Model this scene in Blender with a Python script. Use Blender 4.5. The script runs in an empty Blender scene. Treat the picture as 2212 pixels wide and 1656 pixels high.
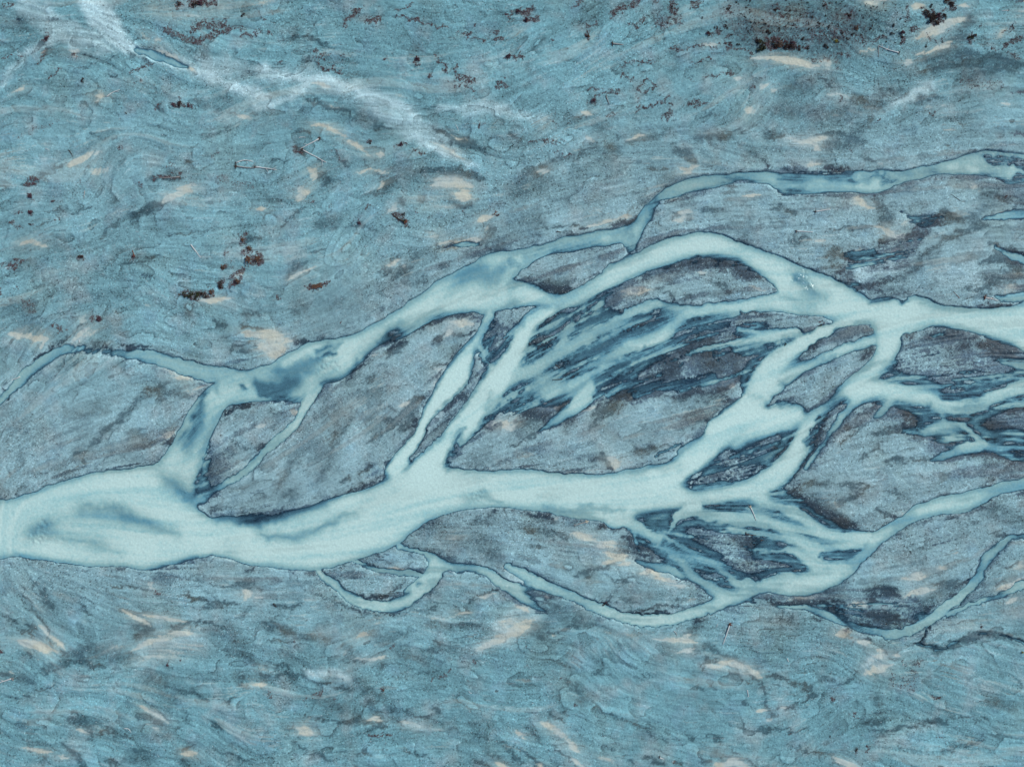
import bpy, bmesh, math, random
import numpy as np
from mathutils import Vector, Matrix

SC = bpy.context.scene
COL = SC.collection
UNIT = 300.0 / 2212.0                     # metres on the ground per survey unit
CX, CY = 1106.0, 828.0
def east(u): return (u - CX) * UNIT
def north(v): return (CY - v) * UNIT

# ------------------------------------------------------------------ camera, sky, sun, exposure
cam = bpy.data.cameras.new("camera"); camera = bpy.data.objects.new("camera", cam); COL.objects.link(camera)
camera.location = (0, 0, 230.0); camera.rotation_euler = (0, 0, 0)
cam.sensor_width = 36.0; cam.lens = 36.0 * 230.0 / 300.0
cam.clip_start = 1.0; cam.clip_end = 6000.0
SC.camera = camera
SUN_ELEV, SUN_AZ = math.radians(40), math.radians(58)          # azimuth clockwise from north
world = bpy.data.worlds.new("World"); SC.world = world; world.use_nodes = True
wn = world.node_tree.nodes; wl = world.node_tree.links; wn.clear()
sky = wn.new("ShaderNodeTexSky"); sky.sky_type = 'NISHITA'; sky.sun_disc = False
sky.sun_elevation = SUN_ELEV; sky.sun_rotation = SUN_AZ
bg = wn.new("ShaderNodeBackground"); bg.inputs[1].default_value = 0.09
wo = wn.new("ShaderNodeOutputWorld"); wl.new(sky.outputs[0], bg.inputs[0]); wl.new(bg.outputs[0], wo.inputs[0])
sl = bpy.data.lights.new("sun", 'SUN'); sl.energy = 2.9; sl.angle = math.radians(0.6); sl.color = (1.0, 0.96, 0.9)
sun = bpy.data.objects.new("sun", sl); COL.objects.link(sun)
sdir = Vector((math.sin(SUN_AZ) * math.cos(SUN_ELEV), math.cos(SUN_AZ) * math.cos(SUN_ELEV), math.sin(SUN_ELEV)))
sun.rotation_euler = sdir.to_track_quat('Z', 'Y').to_euler(); sun.location = (60, 40, 120)
SC.view_settings.view_transform = 'Standard'; SC.view_settings.look = 'None'
SC.view_settings.gamma = 1.0; SC.view_settings.use_curve_mapping = False; SC.view_settings.exposure = 0.32
SC.render.engine = 'CYCLES'; SC.cycles.max_bounces = 4; SC.cycles.transparent_max_bounces = 8

# ---------------------------------------------------------------------------------------------------------------
# The survey of the place. One unit is 0.1356 m on the ground (2212 units across 300 m, x east, y south).
# Points of a survey sheet tIJ are quarter units from the sheet's corner; D are plain units.
# "x,y,w x,y ..." is a stroke of half width w; ';' parts strokes; ~n sets softness, *n strength, =n value.
# ---------------------------------------------------------------------------------------------------------------
WATER_POLY = [
 # (level, softness, outline)   east trunk and the upper arc
 (-1.0, 2.0, """2260,640 2212,652 2184,661 2119,665 2036,660 2016,649 1981,637 1941,640 1879,645 1844,622 1799,598 1734,574 1659,541
 1606,524 1570,510 1536,501 1501,500 1456,510 1426,521 1372,544 1340,556 1316,566 1293,594 1246,621 1218,634 1196,634 1178,627 1151,612
 1116,604 1100,604 1098,668 1140,663 1181,662 1206,676 1251,661 1286,644 1323,621 1356,604 1406,584 1456,569 1496,557 1543,554 1594,564
 1631,587 1660,610 1684,628 1660,640 1640,650 1640,668 1720,681 1766,685 1795,692 1834,703 1888,713 1891,750 1877,776 1859,792 1822,826
 1800,850 1760,880 1725,905 1721,923 1709,948 1691,975 1659,1005 1618,1034 1556,1050 1491,1056 1468,1040 1440,1000 1396,1003 1331,1018
 1281,1025 1231,1022 1156,1013 1106,1012 1040,1015 998,1014 975,1010 935,1000 895,1000 845,1030 815,1042 790,1055 753,1063 703,1079 653,1093
 603,1101 553,1109 500,1113 455,1115 430,1100 420,1060 395,1010 337,1000 325,1004 287,1008 237,1013 175,1025 125,1040 87,1053 50,1068
 20,1078 0,1078 -45,1080 -45,1214 0,1210 38,1203 100,1213 175,1223 250,1225 312,1230 335,1230 350,1223 400,1213 445,1203 463,1202
 525,1214 553,1223 590,1229 628,1233 678,1233 728,1225 765,1214 803,1200 848,1182 875,1168 898,1145 928,1125 965,1110 1003,1102
 1053,1097 1106,1098 1138,1102 1188,1110 1256,1123 1313,1128 1345,1128 1390,1112 1440,1104 1500,1092 1560,1090 1620,1082 1669,1071
 1691,1053 1726,1018 1741,990 1751,966 1769,928 1789,890 1820,865 1860,845 1894,824 1925,790 1936,769 1951,739 1974,719 2011,709
 2030,704 2084,716 2134,729 2184,746 2212,764 2260,790"""),
 # upper side channel
 (-.85, 2.5, """1106,540 1168,526 1206,514 1243,504 1293,496 1343,489 1365,478 1376,464 1393,439 1426,412 1456,397 1481,385 1518,377 1581,372 1659,367
 1734,372 1834,370 1896,366 1934,367 2009,355 2059,342 2096,327 2134,322 2212,331 2260,338 2260,404 2212,397 2174,394 2121,382 2059,380
 1984,386 1946,400 1921,414 1884,422 1821,417 1759,419 1715,426 1689,426 1672,410 1659,398 1618,397 1581,400 1531,413 1476,424 1430,438
 1417,456 1397,489 1388,509 1373,541 1348,548 1347,525 1306,531 1243,544 1193,550 1156,566 1130,590 1112,604 1080,612 1040,580 1028,561 1053,541"""),
 # water the upper arc and the side channel pour into, down to the pool on the left
 (-.92, 2.0, """1112,600 1080,585 1056,545 1028,561 983,586 943,606 918,624 890,644 853,669 815,694 778,713 758,723 728,729 678,736 660,741 623,759 585,786
 553,793 510,797 480,806 470,820 430,850 422,860 385,920 372,953 355,978 337,1000 340,1030 420,1070 425,1040 437,1003 447,973 462,935 475,903
 490,877 553,869 648,872 656,858 680,836 728,828 743,819 773,796 793,774 815,756 853,739 890,719 923,701 953,686 983,679 1013,676
 1043,679 1106,667"""),
 # lower right river
 (-.95, 1.8, """2260,1010 2212,1028 2171,1038 2134,1048 2084,1060 2034,1070 1984,1085 1959,1103 1934,1115 1921,1125 1884,1147 1840,1152 1820,1165 1876,1170
 1846,1198 1829,1217 1780,1228 1720,1236 1659,1255 1640,1262 1659,1276 1700,1288 1746,1292 1771,1284 1809,1265 1839,1242 1859,1220 1884,1198 1909,1173
 1934,1155 1959,1138 1996,1120 2034,1112 2096,1108 2116,1090 2159,1070 2212,1058 2260,1040"""),
]
WATER_STROKES = """
D =-.9 ~9: 1190,672,9 1165,684,15 1145,700,17 1131,722,17 1120,745,17 1106,772,18 1088,802,24 1070,830,27 1045,862,27 1015,902,25 980,947,24 950,982,26 915,1020,30
D =-.5 ~5: 1060,680,10 1045,705,8 1032,735,7 1050,770,6 1068,805,10
D =-1.1 ~8: 1028,735,3 1015,755,10 1000,785,17 985,815,24 965,840,19 945,865,13 928,890,10 913,915,8 902,942,8 885,968,10 865,995,14 850,1015,14
D =-.33 ~5: 1266,654,5 1246,679,7 1226,709,8 1213,739,9 1205,765,8; 1286,649,5 1278,676,5 1256,697,6 1218,717,6 1181,734,6 1145,755,9
D =-.6 ~7: 1740,655,16 1684,650,17 1659,652,15 1606,661,13 1556,667,12 1506,674,12 1481,674,10
D =-.42 ~7: 1481,672,8 1456,664,9 1418,657,9 1393,664,11 1356,679,13 1318,702,14 1281,724,14 1243,744,14 1206,764,15 1168,787,16 1131,806,17 1095,820,18
D =-.58 ~6: 1490,676,10 1476,682,12 1456,699,13 1431,722,14 1393,737,13 1356,745,11
D =-.42 ~9: 1431,724,16 1393,745,16 1356,752,17 1318,770,15 1285,795,15 1256,815,16 1220,835,18 1180,850,20; 1300,770,6 1260,782,7 1215,800,7 1168,818,10
D =-.25 ~5: 1593,677,5 1556,694,7 1506,709,6 1476,722,6 1443,742,6 1406,762,6 1376,784,6 1356,807,5; 1300,800,10 1270,830,10 1235,850,10
D =-.6 ~5: 1278,835,9 1262,858,15 1240,880,14 1210,903,9 1185,920,5 1162,934,2
D =-.3 ~4: 1313,853,4 1340,840,5 1362,830,4; 1369,855,3 1395,846,4 1418,839,4 1450,836,4 1481,834,4 1511,828,4 1540,815,5
D =-.25 ~8: 1120,870,14 1140,850,18 1160,835,20 1200,830,16
D =-.72 ~6: 1840,698,7 1809,706,9 1771,722,13 1734,740,16 1709,756,18 1684,776,22 1660,800,26 1643,828,26 1633,858,26 1612,885,26 1575,905,20 1540,925,16
D =-.6 ~5: 1720,716,9 1690,720,11 1659,724,12 1630,718,8 1598,714,5; 1660,728,6 1620,738,5 1590,750,5
D =-.62 ~6: 1885,735,10 1850,745,12 1820,756,11 1785,772,10 1750,788,10 1712,806,12 1680,830,14 1650,852,16
D =-.9 ~10: 1720,893,16 1690,903,18 1650,907,20 1610,905,22 1575,925,24 1540,955,24 1505,985,25 1470,1012,24 1430,1035,26
D =-.75 ~10: 1690,880,10 1650,895,14 1610,900,16; 1700,915,14 1660,925,14 1620,938,12 1590,960,9
D =-.35 ~4: 1470,960,3 1440,972,4 1415,985,4; 1500,950,5 1470,975,5
D =-.8 ~8: 1850,848,20 1884,843,17 1934,843,17 1971,847,14 2009,857,11 2046,871,10 2084,871,9 2121,861,9 2159,846,9 2212,828,9 2260,815,9
D =-.5 ~6: 1934,855,9 1984,868,9 2034,882,9 2071,888,9 2109,886,8 2134,873,8 2170,855,8 2212,842,10 2260,835,9
D =-.45 ~5: 2008,860,8 2030,890,5 2040,915,6; 1960,850,9 2020,862,8
D =-.55 ~4: 1860,850,12 1854,862,9 1834,883,9 1814,908,7 1794,933,6 1779,958,5 1759,983,5 1741,1013,4
D =-.5 ~4: 1925,868,8 1910,882,10 1896,896,8 1884,910,5
D =-.45 ~6: 1985,930,5 1996,931,10 2021,922,12 2059,917,9 2084,923,9 2109,943,8 2134,960,8 2159,955,7 2184,950,7 2212,958,7 2260,962,7
D =-.22 ~8: 1950,931,6 1985,934,10 2040,938,18 2080,945,12
D =-.5 ~3: 2125,962,9 2110,965,11 2084,966,11 2059,976,8 2035,985,7 2010,994,4
D =-.3 ~4: 2150,965,10 2180,985,6 2212,992,6
D =-.6 ~6: 1640,1075,16 1670,1090,12 1696,1098,13 1734,1117,14 1771,1145,13 1809,1160,12 1871,1162,11
D =-.5 ~8: 1620,1105,14 1659,1130,18 1709,1150,18 1746,1178,18 1784,1205,18 1821,1228,16
D =-.5 ~6: 1640,1195,6 1680,1187,9 1709,1187,9 1746,1212,12 1771,1232,14; 1780,1185,10 1820,1180,8 1860,1175,8
D =-.3 ~8: 1500,1105,12 1545,1112,14 1581,1117,15 1620,1125,15 1659,1137,14
D =-.5 ~5: 1325,1128,14 1356,1127,14 1385,1143,12 1406,1153,10 1431,1163,10 1468,1178,9 1506,1198,9 1543,1218,9 1568,1238,9 1593,1257,10 1620,1262,12
D =-.42 ~5: 1385,1145,10 1401,1158,9 1431,1183,9 1461,1205,9 1481,1223,10 1506,1252,11 1543,1272,13 1568,1284,14; 1356,1200,4 1393,1218,7 1443,1228,9 1478,1247,7
D =-.3 ~3: 1368,1140,5 1371,1160,4 1378,1190,2
D =-.6 ~3: 1500,1092,16 1480,1106,13 1463,1117,9 1453,1133,6 1441,1148,2
D =-.52 ~5: 1700,1250,20 1659,1262,13 1606,1284,13 1568,1295,14 1531,1311,13 1481,1329,13 1431,1339,13 1381,1339,12 1331,1329,11 1281,1308,11 1231,1286,10 1195,1271,9 1163,1257,10 1130,1240,10 1095,1222,6
D =-.45 ~4: 865,1180,6 900,1190,4 923,1197,6 945,1213,10 978,1225,9 1015,1228,9 1053,1236,10 1075,1253,10 1106,1275,10 1143,1299,10 1165,1311,6 1180,1318,3; 1075,1253,9 1105,1266,9 1135,1268,9 1165,1262,10 1200,1276,10
D =-.55 ~4: 690,1236,6 700,1246,8 723,1261,8 743,1279,8 765,1294,9 803,1308,11 840,1309,12 870,1297,15 895,1278,17 920,1258,19 935,1240,19 942,1222,16 940,1208,8
D =-.32 ~3: 765,1214,3 785,1220,5 803,1226,5 840,1236,6 878,1238,7 905,1240,6
D =-.42 ~5: -40,892,8 -5,870,9 10,852,8 30,835,10 50,813,11 87,784,11 120,763,11 150,752,10
D =-.4 ~6: 245,762,9 280,764,10 325,771,13 370,785,14 410,797,16 450,806,15 495,808,14
D =-.3 ~6: 150,752,9 190,756,8 240,762,7; 410,790,9 430,800,12 450,815,12
D =-.5 ~4: 690,822,14 668,860,12 652,890,9 633,920,9 600,950,9 570,975,8 545,1003,8 512,1030,7 475,1050,7 445,1065,7 425,1082,8
D =-.42 ~3.5: 2260,1155,6 2212,1160,6 2184,1163,7 2159,1180,9 2134,1203,10 2122,1228,8 2104,1262,9 2071,1290,10 2034,1317,11 2009,1338,10 1971,1359,10 1934,1370,11 1896,1366,9 1859,1359,7 1829,1347,6 1796,1333,7 1759,1317,7 1721,1311,5 1659,1310,3 1620,1300,3
D =-.4 ~4: 2260,1255,10 2212,1262,9 2171,1280,8 2121,1295,5 2084,1310,5 2050,1328,6
D =-.12 ~3: 2006,1352,3 1994,1374,3 1979,1392,4 ; 1979,1392,4 2034,1402,5 2071,1384,6 2134,1367,5 2171,1372,4 2212,1390,5
D =-.38 ~8: 291,107,4 305,111,8 330,119,9 360,130,9 390,142,6 405,148,4
D =-.3 ~7: 1828,548,2 1845,551,4 1865,549,4 1885,543,2
D =-.25 ~9: 1960,478,3 1988,477,6 2020,470,5 2050,460,3; 2120,474,3 2150,470,7 2180,466,9 2225,462,11 2260,460,11
D =-.4 ~9: 2150,535,3 2175,548,6 2205,560,8 2240,570,9; 2150,640,3 2170,645,7 2212,640,9 2260,632,9
D =-.2 ~9: 1945,458,3 1985,476,7
D =-.25 ~4: 940,535,2 975,531,5 1010,527,7 1034,527,6
"""
BARS = """
D =-.3 ~22: 715,800,22 650,808,28 570,818,26 500,830,14 *.75; 460,880,20 425,960,24 395,1010,20 *.55; 1000,600,26 1050,590,26 *.4
D =.12 ~14: 75,1150,14 100,1135,11 *.55; 60,1150,22 100,1140,22 *.35
D =-.22 ~14: 175,1095,12 237,1098,16 287,1120,15 337,1139,13 385,1152,7 *.85; 120,1125,26 200,1118,26 270,1128,22 *.45; 110,1160,7 187,1170,12 225,1181,13 262,1194,6 *.9; 265,1105,6 300,1122,7 370,1148,6 *.6
D =-.05 ~14: 345,1022,9 385,1050,16 415,1080,14 *.7; 360,1045,12 400,1075,12 *.5
D =.0 ~6: 445,850,6 430,895,7 415,940,6 400,970,4 *.8; 425,880,5 400,935,8 385,955,6 *.6; 435,900,9 405,970,12 *.5
D =.05 ~10: 470,1075,3 452,1040,8 440,1010,5 *.7
D =.03 ~9: 520,1128,12 560,1124,14 603,1115,12 650,1104,10 703,1095,5 *.85; 470,1125,8 530,1118,7 *.7; 545,1126,7 600,1112,7 ; 560,1155,8 600,1160,9 640,1158,11 680,1146,9 715,1130,9 778,1105,5 *.75
D =-.25 ~9: 860,1060,9 830,1075,10 790,1085,10 *.5
D =.0 ~8: 995,930,8 985,955,12 975,985,11 965,1003,11; 1000,970,7 990,1008,5 *.6
D =-.2 ~6: 1000,1075,7 1028,1068,11 1060,1070,8 1085,1080,5 *.7
D =-.22 ~7: 1175,1098,7 1250,1100,9 1300,1100,7 1350,1099,5 *.8
D =-.1 ~9: 1380,1112,9 1410,1105,8 1460,1100,9 *.7
D =.03 ~9: 1365,1020,6 1400,1012,6 1440,1012,12 1470,1003,8 *.55
D =.16 ~9: 1520,1042,8 1550,1020,15 1580,1005,20 1620,1000,18 1655,985,10 1690,955,4; 1600,985,10 1640,968,10 1700,940,4 *.9
D =.2 ~5: 1740,955,5 1762,920,7 1780,895,5
D =.12 ~6: 1600,575,6 1640,604,7 1668,620,4; 1460,578,9 1500,569,9 1550,565,9 1590,572,9
D =-.05 ~10: 1720,596,8 1735,615,14 1755,628,14 1785,640,8 *.85; 1690,640,5 1720,650,8 1760,655,6 *.7; 1705,585,5 1730,600,8 *.5
D =.1 ~7: 1880,650,6 1910,645,7 1945,644,8 1960,646,5; 1945,650,6
D =.16 ~5: 985,684,4 1010,682,5 1030,684,4 ; 830,722,5 850,712,8 870,702,6 850,720,6 *.8; 815,735,4 840,725,6 *.9
D =-.12 ~7: 960,675,8 920,690,8 890,705,8 850,725,8 820,740,6 *.6
D =-.1 ~10: 1000,600,18 1035,585,22 1060,605,20 1085,580,14 *.6 ; 985,620,14 960,640,12 *.4
D =-.1 ~8: 1250,513,5 1300,504,6 1340,505,6 1365,510,6 *.55; 1140,550,8 1180,540,9 1220,532,8 1290,527,8 *.85; 1353,500,5 1365,480,6 1360,520,5 *.7
D =.1 ~4: 1105,565,9 1118,575,10 *.8
D =.1 ~5: 690,757,7 715,748,6 735,745,4 *.8; 700,768,4 720,760,6 ; 695,775,9 710,765,9 *.5
D =-.15 ~8: 600,805,12 650,795,16 690,778,10 *.7; 560,835,16 600,838,18 640,826,14 ; 570,850,8 620,846,7 *.7
D =.1 ~4: 640,862,6 600,857,5 560,850,4 *.5; 520,835,6 525,845,5
D =-.1 ~8: 455,818,8 470,840,8 *.6; 750,815,6 770,785,5 ; 700,830,8 725,823,5
D =-.1 ~10: 770,770,8 800,745,10 830,725,9 *.6
D =.1 ~6: 1105,672,6 1140,667,5 1178,663,3; 1100,690,10 1080,715,14 1066,745,12 1062,780,7; 1118,695,8 1092,735,8 1075,775,8 *.7
D =-.08 ~6: 1060,850,9 1080,880,8 1070,890,10 *.4; 1048,880,9 1058,868,8 *.6
D =.15 ~5: 1300,590,5
D =.25 ~3: 1117,601,3 1150,590,10 1190,585,20 1230,582,22 1270,570,20 1305,555,14 1335,536,7; 1200,605,16 1230,610,10
D =.1 ~6: 1160,722,6 1185,710,8 1215,690,7; 1140,775,7 1170,755,9 1200,735,6
D =.22 ~4: 1245,712,8 1270,695,12 1310,680,12 1342,675,7; 1210,700,9 1190,695,10 1220,685,8
D =.18 ~5: 1345,712,9 1385,697,12 1420,685,13 1455,682,6 1470,678,3; 1320,735,8 1350,722,8
D =.15 ~4: 1215,780,6 1250,764,8 1290,748,8 1318,737,6; 1210,790,4 1250,785,5 1290,772,4
D =.1 ~4: 1225,812,5 1260,806,7 1280,800,5 
D =.16 ~6: 1340,800,8 1380,770,12 1420,755,14 1460,735,12 1490,725,8
D =.24 ~3.5: 1612,678,4 1659,694,9 1700,696,11 1740,697,11 1770,696,9 1788,693,4; 1600,672,5 1640,680,7
D =.24 ~2.5: 1752,757,8 1785,738,12 1820,722,12 1850,716,10 1880,713,3; 1745,750,5 1830,712,7
D =.22 ~3.5: 1725,828,9 1760,810,14 1800,795,14 1840,780,11 1875,762,7 1888,752,3; 1715,840,10 1760,835,12 1800,825,9
D =.08 ~6: 1785,776,5 1805,769,7 *.8
D =.05 ~8: 1690,830,5 1710,845,6 1725,865,8
D =.15 ~4: 1690,870,8 1715,850,14 1745,845,12 1770,848,6
D =.1 ~10: 1620,845,6 1655,870,7 *.5
D =.24 ~2.5: 1950,745,9 1965,730,10 1985,722,8 2008,711,3; 1945,765,8 1942,780,8
D =.1 ~7: 1985,745,9 2010,735,12 2040,725,12 2075,725,8; 2000,765,9 2030,750,16 2070,740,14 2100,735,8; 1990,790,12 2030,775,14 2060,755,10
D =.12 ~7: 2090,765,10 2130,750,14 2170,755,14 2190,770,9; 2080,785,9 2120,775,14 2170,775,12; 2150,790,14 2200,790,12 2240,790,12
D =-.12 ~6: 2095,745,4 2070,765,5 2045,785,6 2020,800,7; 2000,725,5 1975,760,6 1955,785,7 1940,800,9; 2125,735,6 2105,760,6 2080,785,6
D =.06 ~8: 1950,800,9 1980,795,12 2020,800,11 2060,805,8; 1930,815,9 1960,815,12 1990,825,10
D =-.3 ~7: 1950,818,7 2000,816,9 2050,808,9 2100,803,9 2150,805,8 2212,812,8; 2160,770,4 2190,778,5 2240,785,6
D =.12 ~5: 2040,850,9 2080,850,12 2120,846,9; 2100,828,12 2150,825,12 2200,815,8; 2120,808,6 2150,812,8 2180,816,6
D =.1 ~6: 1880,870,4
D =.18 ~4: 2135,345,9 2160,344,12 2190,352,11 2225,362,9; 2195,385,7 2220,385,7
D =-.08 ~7: 2080,350,12 2110,340,12 2135,338,8 *.45; 2120,365,12 2170,370,10 *.4; 1870,385,8 1900,382,9 1930,388,7 1910,398,12
D =.12 ~6: 1690,400,4 1712,404,7 1740,408,5; 1770,382,8 1800,385,9 1830,385,9 1855,388,5; 1800,377,9 1840,382,7
D =.0 ~8: 1690,385,6 1730,388,9 1760,385,8 *.7
D =.15 ~6: 1672,1072,12 1700,1078,13 1740,1085,13 1775,1105,13 1810,1130,10 1830,1142,6; 1690,1065,10 1720,1060,10
D =.18 ~4: 1712,1130,6 1730,1140,9 1745,1158,6 ; 1780,1203,8 1805,1205,11 1825,1203,7 ; 1690,1165,5 1670,1150,6 *.7
D =.1 ~6: 1600,1105,6 1660,1110,8 1700,1118,6 *.6; 1400,1118,8 1425,1122,12 1450,1115,6
D =.2 ~6: 1505,1135,10 1540,1145,16 1590,1165,14 1640,1175,12 1700,1170,7; 1660,1205,8 1700,1200,6
D =.1 ~5: 1130,1265,6 1150,1275,8 1185,1290,7
D =-.1 ~3: 2010,875,5
D =.18 ~4: 905,1260,4
D =.1 ~5: 845,1292,6 880,1278,6 *.8
D =.1 ~4: 1430,1168,3 1465,1190,5 1500,1215,6; 1410,1180,5 1440,1200,6
D =.2 ~3: 1840,1130,4 1860,1138,5 1830,1140,6
D =.1 ~3: 2030,960,4 2060,955,6 2090,953,4
D =.12 ~3: 2140,975,5 2175,972,7 2200,972,5
"""
RAPIDS = """
D =1 ~7: 700,800,14 715,785,16 728,790,12; 80,1160,16 95,1140,14; 1690,1060,6; 2010,1365,4 1975,1360,5; 700,775,10; 395,1065,10; 1030,1070,14; 1730,600,16 1750,615,14
"""
PALE = """
D =1 ~12: 300,110,11 430,155,15 500,150,14 600,164,15 700,176,16 800,212,22 880,255,24 940,302,20 1000,345,11 *.55; 430,160,14 500,188,14 580,216,12 640,200,10 670,182,8 *.5
D =1 ~9: 1030,728,8 1005,780,22 965,840,24 935,890,15 912,925,10 *.8
D =1 ~7: 280,104,12 330,120,15 390,142,14 430,158,12 *.55; -20,885,16 10,850,17 50,810,18 90,780,18 150,750,18 250,762,18 330,770,20 400,790,22 470,806,16 *.3
D =1 ~8: 175,-20,22 200,10,26 235,55,26 265,95,16 290,105,10; 60,15,24 110,55,24 170,80,24 240,100,18 *.6; 425,152,9 450,165,10 490,183,11 540,200,10 580,218,8 *1
D =1 ~6: 553,150,9 603,160,9 653,172,10 703,176,8 *1; 553,232,9 590,230,9 628,207,8 665,182,7 *.8; 953,236,9 1053,236,10 1120,248,9 1180,262,8 *.5; 45,122,6 87,105,6 112,90,6 150,82,7 200,88,8 250,100,8 *.8; 0,190,8 30,150,7 60,125,6 *.5
D =1 ~5: 660,182,5 680,175,6 720,177,8 753,188,8 803,212,9 853,228,10 895,248,8; 690,182,4 740,190,5 *.8
D =1 ~12: 830,240,26 860,260,26 905,285,22 *.6; 440,135,14 520,150,16 *.5
D =1 ~5: 898,298,6 930,318,6 970,338,7 1005,352,5 1032,361,3; 890,300,5 950,325,7 *.7
t13 =1 ~5: 460,840,5 560,830,7 700,850,8 820,900,7 *.8; 1300,1270,6 1430,1290,8 *.7; 2080,440,10 2211,380,14 *.7; 1900,650,6 2050,570,9 2200,500,10 *.6
t03 =1 ~6: 1200,720,16 1400,620,18 1650,560,22 1750,590,14 *.22
t30 =1 ~5: 1040,920,5 1200,840,8 1400,740,9 *.75; 160,1210,7 300,1230,9 440,1220,8 *.5
t23 =1 ~6: -10,400,14 100,330,14 220,370,10 *.5; 0,20,8 80,60,10 170,75,8 *.7; 1680,760,5 1900,780,7 2100,850,7 *.5
t33 =1 ~5: 820,790,4 900,730,7 1000,670,7 *.7; 700,260,6 820,260,7 *.5
D =1 ~7: 945,860,14 970,835,20 1000,800,16 *.5
t31 =1 ~6: 150,720,7; 800,720,16 950,650,14 1050,660,12 *.5; 1500,700,26 1750,720,26 1650,600,20 *.35
"""
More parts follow.
